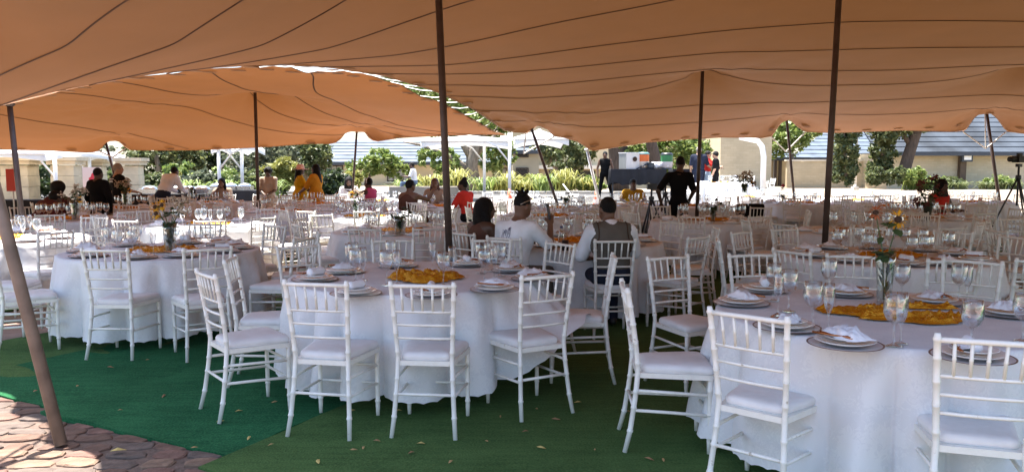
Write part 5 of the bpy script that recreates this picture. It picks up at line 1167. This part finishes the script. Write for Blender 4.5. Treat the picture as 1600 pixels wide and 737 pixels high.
        for _ in range(26):
            a, b = rr.uniform(0, 6.28), rr.uniform(.0, .05); p0 = H(b * math.cos(a), b * math.sin(a) - .02, .11); p1 = p0 + hr @ V3(rr.uniform(-.06, .06), rr.uniform(-.06, .05), rr.uniform(.02, .075)); hp.append(('c', p0, p1, .014, .009, 0, .006))
    elif hair == 'afro': hp = [('e', H(0, -.02, .04), (.12, .125, .115), HR, 0, .02)]
    if hp:
        face = [('e', H(0, .10, -.045), (.066, .07, .085), HR, 0, .01)]
        link('hair', sdf_mesh('hair', hp, [hm], .010 if res < .013 else .016, .02, .004 if hair != 'crop' else .0015), t)
    return t, H
c_black = fab('black', (.006, .006, .007)); c_navy = fab('navy', (.02, .025, .045)); c_white = fab('white', (.74, .75, .79)); c_grey = fab('taupe', (.115, .103, .088)); c_brown = fab('brown', (.10, .045, .032)); c_jean = fab('denim', (.12, .17, .26)); c_red = fab('red', (.55, .035, .025)); c_yel = fab('yellow', (.60, .34, .012)); c_mus = fab('mustard', (.40, .21, .015)); c_org = fab('amber', (.55, .24, .02)); c_pink = fab('pink', (.48, .07, .16)); c_beige = fab('beige', (.40, .31, .24)); c_pale = fab('pale', (.62, .60, .62)); c_maroon = fab('maroon', (.09, .022, .02)); c_ljean = fab('light_denim', (.42, .52, .62))
FZ = .028
# three guests from behind
j = pose('sit', shL=(-.165, -.02, 1.02), shR=(.165, -.02, 1.02))
t, H = person('woman with a black bob seen from behind, bare brown shoulders, beside the thick pole', (-.30, 8.12, FZ), 44, j, c_brown, c_brown, 'dark', 'bob', 'none', True, True, .012, .94, .93, -.5)
j = pose('sit', head=(.02, .05, 1.235), elR=(.30, .12, .84), wrR=(.23, .24, 1.06), elL=(-.27, .08, .80), wrL=(-.10, .30, .86), belly=(0, -.07, .73))
t2, H2 = person('man in a white printed T-shirt with tied-up locks, raising a phone', (.06, 7.62, FZ), 57, j, c_white, c_grey, 'mid', 'locks', 'short', False, False, .0085, .97, 1.08, -.25, fist=(0, .8), nod=-.1)
# sunglasses pushed back on the head
mb = MB(); mb.tube([H2(.093, .02, .07), H2(.09, -.06, .04), H2(.075, -.10, .015)], .0045, 6); mb.tube([H2(-.093, .02, .07), H2(-.09, -.06, .04), H2(-.075, -.10, .015)], .0045, 6); mb.tube([H2(-.09, .03, .075), H2(0, .055, .12), H2(.09, .03, .075)], .009, 6)
mb.build('sunglasses', mat('glasses_frame', (.5, .42, .35), .3, metal=.6), t2, True)
# the drawing printed on the back of the shirt: two raised hands, a star, lines of scribbled lettering
m_ink = mat('blue_ink', (.025, .025, .11), .8)
bpy.context.view_layer.update()
def back_pt(px, pz):
    """point on the shirt's back: px metres right of the spine, pz height; found on the body mesh itself"""
    ob = [c for c in t2.children if c.name.startswith('body')][0]
    ok, loc, nrm, _ = ob.ray_cast(Vector((px, -1.0, pz)), Vector((0, 1, 0)))
    return (loc + nrm * .0035) if ok else Vector((px, -.16, pz))
mb = MB()
def stroke(pts, w=.0022):
    dense = []
    for (a, b), (c, d) in zip(pts[:-1], pts[1:]):
        for i in range(4): dense.append((a + (c - a) * i / 4, b + (d - b) * i / 4))
    dense.append(pts[-1]); mb.tube([back_pt(x, z) for x, z in dense], w, 4)
ox, oz = -.065, .955
for pts in (((-.045, -.04), (-.04, .0), (-.032, .03), (-.036, .055)), ((-.02, -.035), (-.022, .01), (-.012, .045), (0, .055), (.012, .05), (.014, .02), (.006, -.005)), ((-.012, .015), (-.008, .045)), ((.002, .015), (.004, .045)),
            ((.03, -.03), (.034, .0), (.030, .03), (.036, .07), (.044, .075), (.046, .04)), ((.046, .04), (.052, .08), (.06, .078), (.06, .04), (.064, .005), (.05, -.03)), ((.044, .035), (.05, .01)), ((-.06, -.04), (-.052, -.03)),
            ((.056, -.035), (.066, -.045), (.078, -.035), (.072, -.05), (.08, -.06), (.066, -.055), (.058, -.064), (.062, -.05), (.056, -.035))): stroke([(ox + a, oz + b) for a, b in pts])
rr = random.Random(3)
for row in range(4):
    x = -.125; z = .865 - row * .038
    while x < .02:
        n_ = rr.randint(2, 3); stroke([(x + .012 * (i / n_), z + rr.choice((-.012, 0, .012))) for i in range(n_ + 1)], .0018); x += .021
        if rr.random() < .25: x += .02
mb.build('shirt_print', m_ink, t2)
# phone in his raised hand
bpy.context.view_layer.update()
def in_world(t, p): return t.matrix_world @ p
wr = j['wrR']; ph = thing('mobile_phone', 'dark mobile phone held up by the man in the white T-shirt', 'phone', in_world(t2, wr + V3(-.035, .03, .12)), R(57 - 90 + 105)); ph.rotation_euler[0] = R(-12)
MB().box((0, 0, 0), (.074, .009, .155)).build('body', m_fascia, ph); MB().box((0, .0055, 0), (.068, .002, .145)).build('screen', mat('phone_screen', (.02, .025, .03), .1), ph); MB().box((-.02, -.006, .055), (.022, .003, .03)).build('camera_bump', m_disc, ph)
def vest_extra(j, H):
    return [('c', j['shL'].lerp(j['elL'], .05), j['shL'].lerp(j['elL'], .92), .082, .072, 5, .02), ('c', j['shR'].lerp(j['elR'], .05), j['shR'].lerp(j['elR'], .92), .082, .072, 5, .02), ('c', j['neck'] + V3(0, -.01, -.045), j['neck'] + V3(0, -.01, -.03), .078, .074, 5, .01)]
j = pose('sit', head=(-.02, .07, 1.225), chest=(0, -.05, .90), elL=(-.29, .05, .76), elR=(.27, .10, .78), wrL=(-.16, .28, .72), wrR=(.14, .32, .80))
t3, H3 = person('man in a taupe vest with white sleeves, seated with his back turned', (.93, 7.42, FZ), 96, j, c_grey, c_navy, 'mid', 'crop', 'none', False, False, .0085, .96, 1.24, .35, wear=[c_white], extra=vest_extra)
mb = MB()
for s in ('L', 'R'):
    a = j['sh' + s]; sx = -1 if s == 'L' else 1
    for q in (0, .018):
        pts = []
        for i in range(15):
            w = -2.0 + 4.0 * i / 14; pts.append(V3(a.x * (.80 - q) + sx * .0, a.y - .12 * math.cos(w) * 1.02 - .0, a.z - .05 + .135 * math.sin(w)))
        ob = [c for c in t3.children if c.name.startswith('body')][0]; on = []
        for p in pts:
            ok, loc, nrm, _ = ob.closest_point_on_mesh(p)
            on.append(loc + nrm * .003)
        mb.tube(on, .006 if q == 0 else .003, 5)
mb.build('vest_piping', m_disc, t3, True)
# standing man in black, hand on hip
j = pose('stand', elL=(-.36, -.06, 1.13), wrL=(-.30, .04, .90), head=(.02, .03, 1.62), elR=(.26, -.02, 1.13), wrR=(.20, .16, .98))
person('man all in black standing with his arms out, back turned, by the slim pole', (D(1066, 0, 14.3).x, 14.3, FZ), 80, j, c_black, c_black, 'dark', 'crop', 'short', False, False, .015, 1.02, .96)
zt_ = terrain(28)
person('person in black top and wide trousers standing by the black-draped table', (D(948, 0, 28).x, 28, zt_), -100, pose('stand', knL=(-.17, .02, .5), knR=(.15, 0, .5), anL=(-.26, 0, .09), anR=(.2, 0, .09), elL=(-.27, -.03, 1.14), elR=(.27, -.03, 1.14)), c_black, c_black, 'mid', 'short', 'none', res=.018, girth=1.05)
person('grey-haired man in a navy shirt behind the slim pole', (D(1097, 0, 26.5).x, 26.5, terrain(26.5)), 70, pose('stand', elR=(.27, .1, 1.15), wrR=(.3, .32, 1.1)), c_navy, c_navy, 'light', 'short', 'short', res=.018, scale=1.08, girth=1.25, hmat=m_hairg)
person('person in a red top and pale jeans hugging by the slim pole', (D(1112, 0, 27).x, 27.1, terrain(27)), -30, pose('stand', elL=(-.2, .22, 1.2), wrL=(-.05, .42, 1.2), elR=(.2, .22, 1.2), wrR=(.06, .45, 1.15)), c_red, c_ljean, 'light', 'short', 'short', res=.018, scale=1.0)
person('dark-haired person in black with bare arms right of the red top', (D(1124, 0, 26.3).x, 26.3, terrain(26.3)), 150, pose('stand'), c_black, c_black, 'light', 'short', 'short', res=.018, scale=.99, girth=.95, dress=False)
person('person in a yellow patterned shirt seated at a far table', (D(993, 0, 18.55).x, 18.55, 0.0), -95, pose('sit', elL=(-.27, .1, .85), elR=(.27, .1, .85)), c_mus, c_white, 'dark', 'short', 'short', res=.018, girth=1.15)
person('woman with long black hair and red straps seated behind the dark red flowers', (D(1483, 0, 14.2).x, 14.2, FZ), -70, pose('sit'), c_red, c_black, 'dark', 'bob', 'none', res=.016, girth=1.15, scale=1.02)
# left group
t, Hh = person('woman in a yellow dress and a wide pale pink hat, standing', (D(462, 0, 19.4).x, 19.4, .0), 20, pose('stand', elR=(.2, .2, 1.12), wrR=(.1, .42, 1.08), elL=(-.22, .12, 1.12), wrL=(-.1, .36, 1.02)), c_yel, c_yel, 'dark', 'long', 'short', True, res=.017, girth=1.25, scale=.95)
q = Hh(0, 0, .055); mb = MB().lathe([(.001, .12), (.06, .118), (.09, .10), (.10, .05), (.105, .01), (.16, -.01), (.215, -.005), (.216, -.012), (.16, -.02), (.1, 0)], 24, q); mb.build('sun_hat', fab('hat_pink', (.70, .47, .42)), t, True)
person('woman in an amber dress with long black hair beside the pink hat', (D(488, 0, 19.0).x, 19.0, .0), 165, pose('stand', elL=(-.2, .2, 1.12), wrL=(-.1, .4, 1.02), elR=(.22, .12, 1.12)), c_org, c_org, 'mid', 'long', 'short', True, res=.017, girth=1.2, scale=.98)
person('woman in a beige outfit standing behind the second tent pole', (D(408, 0, 20).x, 20.2, .0), -90, pose('stand', elL=(-.2, .08, 1.1), wrL=(-.05, .22, 1.0), elR=(.2, .08, 1.1), wrR=(.05, .22, .98)), c_beige, c_beige, 'dark', 'afro', 'short', True, res=.018, scale=.93, girth=1.1)
person('woman with dark shoulder hair in pale clothes seated left of the pink dress', (D(540, 0, 21.2).x, 21.2, terrain(21.2)), -80, pose('sit'), c_pale, c_pale, 'dark', 'bob', 'short', res=.018)
t, Hh = person('woman in a pink dress with a white headband, seated in profile', (D(573, 0, 18.4).x, 18.4, FZ), 155, pose('sit', elL=(-.22, .2, .95), wrL=(-.2, .42, 1.02)), c_pink, c_pink, 'dark', 'short', 'none', True, res=.017)
MB().tube([Hh(-.088, -.01, .0), Hh(-.075, -.01, .09), Hh(0, -.01, .135), Hh(.075, -.01, .09), Hh(.088, -.01, 0)], .014, 6).build('headband', c_white, t, True)
person('man in a white T-shirt and jeans sitting sideways across the road', (D(642, 0, 30).x, 30, .45 + .02), 175, pose('sit', anL=(-.12, .5, .14), anR=(.12, .56, .14)), c_white, c_jean, 'dark', 'crop', 'short', res=.018)
wl_ = tag(MB().box((0, 0, .0), (2.6, .45, .44)).build('bench_wall', mat('low_wall_stone', (.33, .29, .24), .85, .2, 3, bump=.3), None, False, (D(660, 0, 30).x, 30.0, .45 + .22)), 'low stone wall the man in jeans sits on', 'wall')
person('woman with bare brown shoulders seen from behind, gesturing, at the far middle table', (D(637, 0, 15.4).x, 15.35, FZ), 65, pose('sit', elR=(.3, .2, .95), wrR=(.32, .38, 1.12)), c_brown, c_brown, 'mid', 'short', 'none', True, True, res=.016, girth=1.05, look=-.4)
person('woman in a cream blouse with auburn hair facing the camera', (D(677, 0, 17.9).x, 17.95, FZ), -95, pose('sit'), c_beige, c_beige, 'mid', 'long', 'short', res=.017, girth=1.1, hmat=mat('auburn_hair', (.09, .035, .02), .5, .3, 50))
person('woman in a red top with a black hair bun right of the thick pole', (D(724, 0, 15.9).x, 15.9, FZ), 150, pose('sit', elL=(-.25, .1, .8)), c_red, c_black, 'dark', 'bun', 'short', res=.016, girth=1.1, look=.3)
person('man in a white shirt and black trousers bending over the buffet', (D(243, 0, 19.2).x, 19.2, 0.0), 60, pose('stand', chest=(0, .16, 1.25), neck=(0, .28, 1.40), head=(0, .36, 1.50), shL=(-.19, .22, 1.36), shR=(.19, .22, 1.36), belly=(0, .06, 1.10), elL=(-.26, .33, 1.10), elR=(.26, .33, 1.10), wrL=(-.16, .52, 1.0), wrR=(.16, .52, 1.0)), c_white, c_navy, 'dark', 'crop', 'long', res=.017, girth=1.3, scale=1.0)
person('large man in a black jacket seen from behind at the left', (D(140, 0, 14.5).x, 14.5, 0.014), 70, pose('stand', elL=(-.29, .0, 1.12), elR=(.29, .0, 1.12)), c_black, c_black, 'dark', 'crop', 'long', res=.016, girth=1.28, scale=.92)
tm, Hm = person('man in a black T-shirt with white lettering on the back, grey hair', (D(172, 0, 17).x, 17.0, 0.0), 50, pose('stand', elR=(.27, .1, 1.14), wrR=(.2, .3, 1.1)), c_black, c_black, 'light', 'short', 'short', res=.016, girth=1.15, scale=.98, look=-.6, hmat=m_hairg)
mb = MB()
for r_, (w, z) in enumerate(((.2, 1.39), (.16, 1.355), (.18, 1.325))):
    x = -w / 2
    while x < w / 2: mb.box((x, -.155 + .012 * abs(x) * 8 + (.0 if r_ else .015), z), (.014, .006, .020)); x += .021
mb.build('back_lettering', c_white, tm)
person('woman with a black afro seated at the far left', (D(67, 0, 13.6).x, 13.75, 0.014), 95, pose('sit'), c_maroon, c_maroon, 'mid', 'afro', 'none', True, res=.016)
person('woman in dark maroon leaning over at the far left edge', (D(40, 0, 13.0).x, 13.15, 0.014), 60, pose('sit', chest=(0, .08, .86), neck=(0, .16, 1.0), head=(0, .24, 1.07), shL=(-.18, .1, .96), shR=(.18, .1, .96)), c_maroon, c_maroon, 'dark', 'short', 'short', res=.016, girth=1.15)
person('woman with long dark hair resting her chin on her hand', (D(337, 0, 20.1).x, 20.15, 0.0), -95, pose('sit', elR=(.2, .2, .82), wrR=(.06, .16, 1.06)), c_beige, c_beige, 'mid', 'long', 'short', res=.017, fist=(0, .7))

# ---------------------------------------------------------------- other things
m_blackcloth = mat('black_table_cloth', (.012, .012, .016), .8, .2, 6)
def draped_table(label, x0, x1, y, ztop, zhem, depth=.75, zg=None):
    zg = terrain(y) if zg is None else zg; t = thing('draped_table', label, 'table', ((x0 + x1) / 2, y, zg)); w = x1 - x0; n = 60; V = []; rr = random.Random(int(y * 10))
    per = []
    for (ax, ay, bx, by) in ((-w / 2, -depth / 2, w / 2, -depth / 2), (w / 2, -depth / 2, w / 2, depth / 2), (w / 2, depth / 2, -w / 2, depth / 2), (-w / 2, depth / 2, -w / 2, -depth / 2)):
        for i in range(n // 2): f = i / (n // 2); per.append((ax + (bx - ax) * f, ay + (by - ay) * f))
    m_ = len(per); zz = [ztop - zg, ztop - zg - .01, (ztop + zhem) / 2 - zg, zhem - zg]
    for k, z in enumerate(zz):
        for i, (x, y_) in enumerate(per):
            s = [.995, 1.0, 1.0, 1.0][k]; o = 0 if k < 2 else .025 * math.sin(i * 1.1) * (k - 1); L_ = math.hypot(x, y_); V.append((x * s + o * x / L_, y_ * s + o * y_ / L_, z + (.05 * math.sin(i * .7) if k == 3 else 0)))
    Q = [(k * m_ + i, k * m_ + (i + 1) % m_, (k + 1) * m_ + (i + 1) % m_, (k + 1) * m_ + i) for k in range(3) for i in range(m_)]
    mb = MB(); mb.add(V, Q); mb.add([V[i] for i in range(m_)], [tuple(range(m_))]); mb.build('cloth', m_blackcloth, t, False)
    for sx in (-1, 1):
        for sy in (-1, 1): MB().tube([(sx * (w / 2 - .08), sy * (depth / 2 - .08), 0), (sx * (w / 2 - .08), sy * (depth / 2 - .08), ztop - zg - .03)], .02, 6).build('leg', m_fascia, t)
    return t
yb = 27.6; zb = D(0, 264, yb).z
draped_table('high table under a short black cloth carrying coolers', D(955, 0, yb).x, D(1042, 0, yb).x, yb, zb, D(0, 287, yb).z, .8)
draped_table('black-draped table end behind the standing man in black', D(1058, 0, yb).x, D(1092, 0, yb).x, yb + .6, zb, D(0, 290, yb).z, .8)
fz_ = thing('freezer_box', 'white and grey ice box with a dark emblem on the black table', 'ice box', (D(987, 0, yb).x, yb, zb))
MB().box((0, 0, .27), (.56, .5, .54), R(22)).build('body', mat('ice_box_white', (.66, .62, .58), .4), fz_); MB().box((0, 0, .555), (.6, .54, .03), R(22)).build('lid', m_white, fz_)
q = Matrix.Rotation(R(22), 3, 'Z'); MB().lathe([(.001, 0), (.085, 0), (.085, .012), (.001, .012)], 20, q @ V3(.05, -.268, .34), 0, q @ Matrix.Rotation(R(90), 3, 'X')).build('emblem', m_disc, fz_)
MB().box(q @ V3(-.284, 0, .27), (.006, .49, .52), R(22)).build('side_panel', mat('ice_box_grey', (.25, .26, .25), .5), fz_)
def cooler(label, u, r, h, cols):
    t = thing('drink_cooler', label, 'drink cooler', (D(u, 0, yb).x, yb, zb), 0, 'drink coolers on the black table')
    MB().lathe([(.001, .04), (r * .9, .04), (r, .06), (r * 1.02, h * .42), (r * 1.02, h * .45)], 24).build('base', cols[0], t, True); MB().lathe([(r * 1.02, h * .45), (r * 1.04, h * .7), (r * 1.02, h * .86)], 24).build('body', cols[1], t, True)
    MB().lathe([(r * 1.06, h * .86), (r * 1.06, h * .92), (r * .8, h), (.001, h * 1.01)], 24).build('lid', cols[2], t, True); MB().tube([(0, -r, .12), (0, -r - .05, .11), (0, -r - .05, .08)], .014, 8).build('tap', m_white, t); MB().lathe([(.001, 0), (r * .95, 0), (r * .9, .04)], 20).build('foot', m_fascia, t)
cooler('orange drink cooler with a green lid on the black table', 1008.5, .20, .58, [mat('cooler_cream', (.55, .48, .4), .4), mat('cooler_orange', (.62, .13, .02), .4), mat('cooler_teal', (.10, .22, .2), .4)])
cooler('dark green drink cooler at the right end of the black table', 1046, .20, .56, [mat('cooler_pale', (.55, .5, .5), .4), mat('cooler_green', (.02, .16, .05), .4), mat('cooler_black', (.02, .02, .025), .4)])
kt = thing('black_pot', 'black pot with a long spout between the coolers', 'pot', (D(1019, 0, yb).x, yb - .25, zb))
MB().lathe([(.001, 0), (.10, 0), (.12, .1), (.11, .2), (.13, .22), (.001, .225)], 18).build('body', m_fascia, kt, True); MB().tube([(-.1, 0, .2), (-.3, 0, .1), (-.5, 0, -.0)], [.03, .025, .02], 8).build('spout', m_fascia, kt, True)
mb = MB(); rr = random.Random(8)
for _ in range(9): mb.ell((rr.uniform(-.18, .18), rr.uniform(-.1, .1), .10 + rr.uniform(0, .06)), (rr.uniform(.09, .14), .11, rr.uniform(.08, .13)), 9, 6)
tag(mb.build('plastic_bag', mat('plastic_bag_white', (.75, .77, .8), .35, trans=.2), None, True, (D(1032, 0, yb).x, yb, zb)), 'crumpled white plastic bag on the black table', 'bag')
# buffet on the left
zf = .78
draped_table('long black-draped buffet table behind the left tables', D(205, 0, 20.4).x, D(312, 0, 20.4).x, 20.4, D(0, 303, 20.4).z, .1, .8); draped_table('black-draped buffet table before the white frame legs', D(300, 0, 24.5).x, D(395, 0, 24.5).x, 24.5, D(0, 297, 24.5).z, .25, .8); draped_table('black-draped table end at the far left', D(-40, 0, 18).x, D(48, 0, 18).x, 18, D(0, 312, 18).z, .2, .7)
m_steel = mat('chafing_steel', (.62, .63, .65), .25, metal=.9)
for i, (u, y) in enumerate(((222, 20.4), (262, 20.4), (285, 20.4), (306, 20.4), (330, 24.5), (352, 24.5), (374, 24.5))):
    v_ = 303 if y < 22 else 297; t = thing('serving_dish', ['steel serving dish left of the bending man', 'steel serving dish right of the bending man', 'second steel dish right of the bending man', 'steel serving dish at the buffet end', 'steel serving dish between the white frame legs', 'steel serving dish right of the frame leg', 'last steel serving dish on the back buffet'][i], 'serving dish', (D(u, 0, y).x, y, D(0, v_, y).z + .003), 0, 'serving dishes on the buffet')
    MB().box((0, 0, .07), (.46, .32, .11)).build('pan', m_steel, t); MB().lathe([(.20, .125), (.19, .16), (.12, .20), (.001, .215)], 20, (0, 0, 0), 0, Matrix.Diagonal((1, .68, 1))).build('lid', m_steel, t, True)
    for sx in (-1, 1): MB().box((sx * .2, 0, .007), (.03, .3, .014)).build('foot', m_steel, t)
# red-marked white board
sg = thing('notice_board', 'white board with a red emblem beside the man in black', 'sign', (D(131, 0, 22).x, 22, terrain(22)))
MB().box((0, 0, 1.15), (.5, .04, .8)).build('panel', mat('board_pink_white', (.72, .6, .58), .5), sg)
mb = MB(); mb.prism([(.13 * math.cos(a) * (1 if math.cos(a * 1.5) > -.3 else .55), .15 * math.sin(a)) for a in np.linspace(0, 2 * math.pi, 22, endpoint=False)], 0, .004); e_ = mb.build('emblem', mat('board_red', (.55, .03, .06), .5), sg, False, (.05, -.021, 1.25)); e_.rotation_euler = (R(90), 0, 0)
for s in (-1, 1): MB().box((s * .2, .02, .4), (.04, .04, .8)).build('leg', m_white, sg)
rb = thing('red_banner', 'narrow red banner at the far left edge', 'banner', (D(3, 0, 16).x, 16, 0.0)); MB().box((0, 0, 1.35), (.22, .02, .45)).build('panel', mat('banner_red', (.6, .05, .03), .6), rb); MB().tube([(0, .03, 0), (0, .03, 1.6)], .015, 8).build('pole', m_white, rb)
# traffic cones
m_cone = mat('cone_orange', (.75, .13, .05), .5, .1, 6)
def cone(u, v, y, label, h=.7):
    p = D(u, v, y); z0 = terrain(y); t = thing('traffic_cone', label, 'traffic cone', (p.x, y, z0), 0, 'orange traffic cones')
    MB().box((0, 0, .015), (.38, .38, .03)).build('base', m_fascia, t); MB().lathe([(.14, .03), (.105, h * .4)], 20).build('lower_cone', m_cone, t, True); MB().lathe([(.106, h * .4), (.085, h * .56)], 20).build('white_band', mat('cone_band', (.78, .6, .55), .5), t, True); MB().lathe([(.085, h * .56), (.03, h), (.001, h)], 20).build('upper_cone', m_cone, t, True)
cone(605, 310, 22.3, 'orange traffic cone between the pink dress and the gesturing woman'); cone(932, 300, 24.0, 'orange traffic cone at the foot of the white leaning pole'); cone(1531, 310, 20.0, 'orange traffic cone before the right wall', .85); cone(796, 308, 24, 'orange traffic cone behind the man with tied-up locks')
# camera tripods
def tripod(label, u, y, vtop, spread, cam_head, rz=0):
    p = D(u, vtop, y); zg = terrain(y) if y > 19 else .028; h = p.z - zg; t = thing('camera_tripod' if cam_head else 'light_stand', label, 'tripod', (p.x, y, zg), rz)
    for k in range(3):
        a = R(90 + 120 * k + 28); f = V3(spread * math.cos(a), spread * math.sin(a), 0); MB().tube([f, f * .5 + V3(0, 0, h * .45), V3(0, 0, h * .88)], [.011, .015, .018], 8).build('leg', m_fascia, t, True)
    MB().tube([(0, 0, h * .55), (0, 0, h)], .018, 8).build('column', m_fascia, t, True); MB().lathe([(.001, h * .9), (.045, h * .9), (.05, h * .86), (.03, h * .84)], 12).build('collar', m_fascia, t)
    if cam_head:
        MB().box((0, 0, h + .02), (.09, .07, .06)).build('head', m_fascia, t); MB().box((-.02, 0, h + .13), (.16, .14, .12)).build('camera', m_dark, t); MB().lathe([(.045, 0), (.045, .12), (.05, .16), (.001, .16)], 14, (-.1, 0, h + .13), 0, Matrix.Rotation(R(-90), 3, 'Y')).build('lens', m_dark, t, True); MB().box((0, 0, h + .215), (.08, .06, .05)).build('viewfinder', m_dark, t)
    else: MB().box((0, -.02, h + .05), (.16, .1, .1)).build('head', m_fascia, t); MB().ell((.1, 0, h * .52), (.09, .06, .05), 10, 6).build('weight_bag', m_fascia, t, True)
tripod('camera on a black tripod at the right edge', 1592, 14.5, 260, .55, True, .4)
tripod('black light stand left of the standing man in black', 1018, 13.6, 296, .42, False); tripod('second black light stand close to the standing man in black', 1040, 15.6, 290, .5, False, .5)
# black jacket hung over a chair back, faint grey lettering
cx, cy, zg, desc, seats, rk = SETTINGS['g']
jx, jy = D(1183, 0, 13.4).x, 13.4
chair(jx, jy, -100, 'white bamboo-style chair under the black jacket', 1)
jk = thing('hung_jacket', 'black lettered jacket hung over a chair back before the driveway', 'jacket', (jx, jy, .028), R(-100 - 90))
V = []; nu, nv = 25, 22
for i in range(nu):
    for k in range(nv):
        a = i / (nu - 1) * 2 - 1; s = k / (nv - 1); x = a * (.235 + .01 * math.sin(s * 9)); 
        L_ = -.36 + s * (.36 + (.75 if a < .1 else .42)); z = .945 - abs(L_) + .012 * (1 - abs(a) ** 4) ; y = -.255 + (.028 if L_ < 0 else -.028) * min(1, abs(L_) * 30) + .012 * math.sin(a * 9 + s * 4) * min(1, abs(L_) * 4)
        V.append((x, y, z))
ob = link('cloth', npmesh('jacket_cloth', V, grid_faces(nu, nv), c_black, True), jk); md = ob.modifiers.new('thick', 'SOLIDIFY'); md.thickness = .008
def letter_strokes(ch):
    return {'Y': [((0, 1), (.5, .5)), ((1, 1), (.5, .5)), ((.5, .5), (.5, 0))], 'O': [((0, 0), (0, 1)), ((0, 1), (1, 1)), ((1, 1), (1, 0)), ((1, 0), (0, 0))], 'U': [((0, 1), (0, 0)), ((0, 0), (1, 0)), ((1, 0), (1, 1))]}[ch]
mb = MB()
for n_, ch in enumerate('YOU'):
    for (a, b) in letter_strokes(ch): mb.tube([(.12 - (n_ * .10 + a[0] * .07), -.302, .74 + a[1] * .11), (.12 - (n_ * .10 + b[0] * .07), -.302, .74 + b[1] * .11)], .008, 5)
mb.build('lettering', mat('faint_lettering', (.05, .055, .06), .5), jk)
# fallen leaves on the turf
lm_ = []
for k in range(5):
    mb = MB(); L_ = random.uniform(.035, .06); w = L_ * random.uniform(.14, .26)
    leaf_part(mb, (-L_ / 2, 0, .004), (1, .1, .12), L_, w); lm_.append(mb.mesh('fallen_leaf', mat('dry_leaf_%d' % (k % 3), [(.36, .22, .09), (.48, .36, .12), (.24, .13, .06)][k % 3], .8)))
rr = random.Random(31)
for (u, v) in [(192, 643), (548, 641), (387, 686), (555, 702), (590, 690), (425, 693), (640, 705), (565, 700), (780, 652), (838, 640), (868, 655), (1010, 715), (818, 672), (700, 720), (375, 640), (430, 628), (985, 640), (905, 625), (170, 575), (230, 560), (120, 600), (300, 700), (345, 655), (500, 720), (620, 640), (930, 700), (760, 690), (845, 700), (1035, 720), (660, 690), (255, 620), (60, 610)]:
    p = G(u + rr.uniform(-4, 4), v + rr.uniform(-3, 3), .036); o = link('fallen_leaf', rr.choice(lm_), None, p, rr.uniform(0, 6.28)); o.rotation_euler[0] = rr.uniform(-.3, .3); tag(o, 'dry curled leaf fallen on the green turf', 'leaf', 'dry leaves fallen on the turf')
p = G(185, 704, .03); o = link('fallen_leaf', lm_[1], None, p, .5); o.scale = (1.6,) * 3; tag(o, 'pale green leaf on the cobbles at the mat edge', 'leaf')
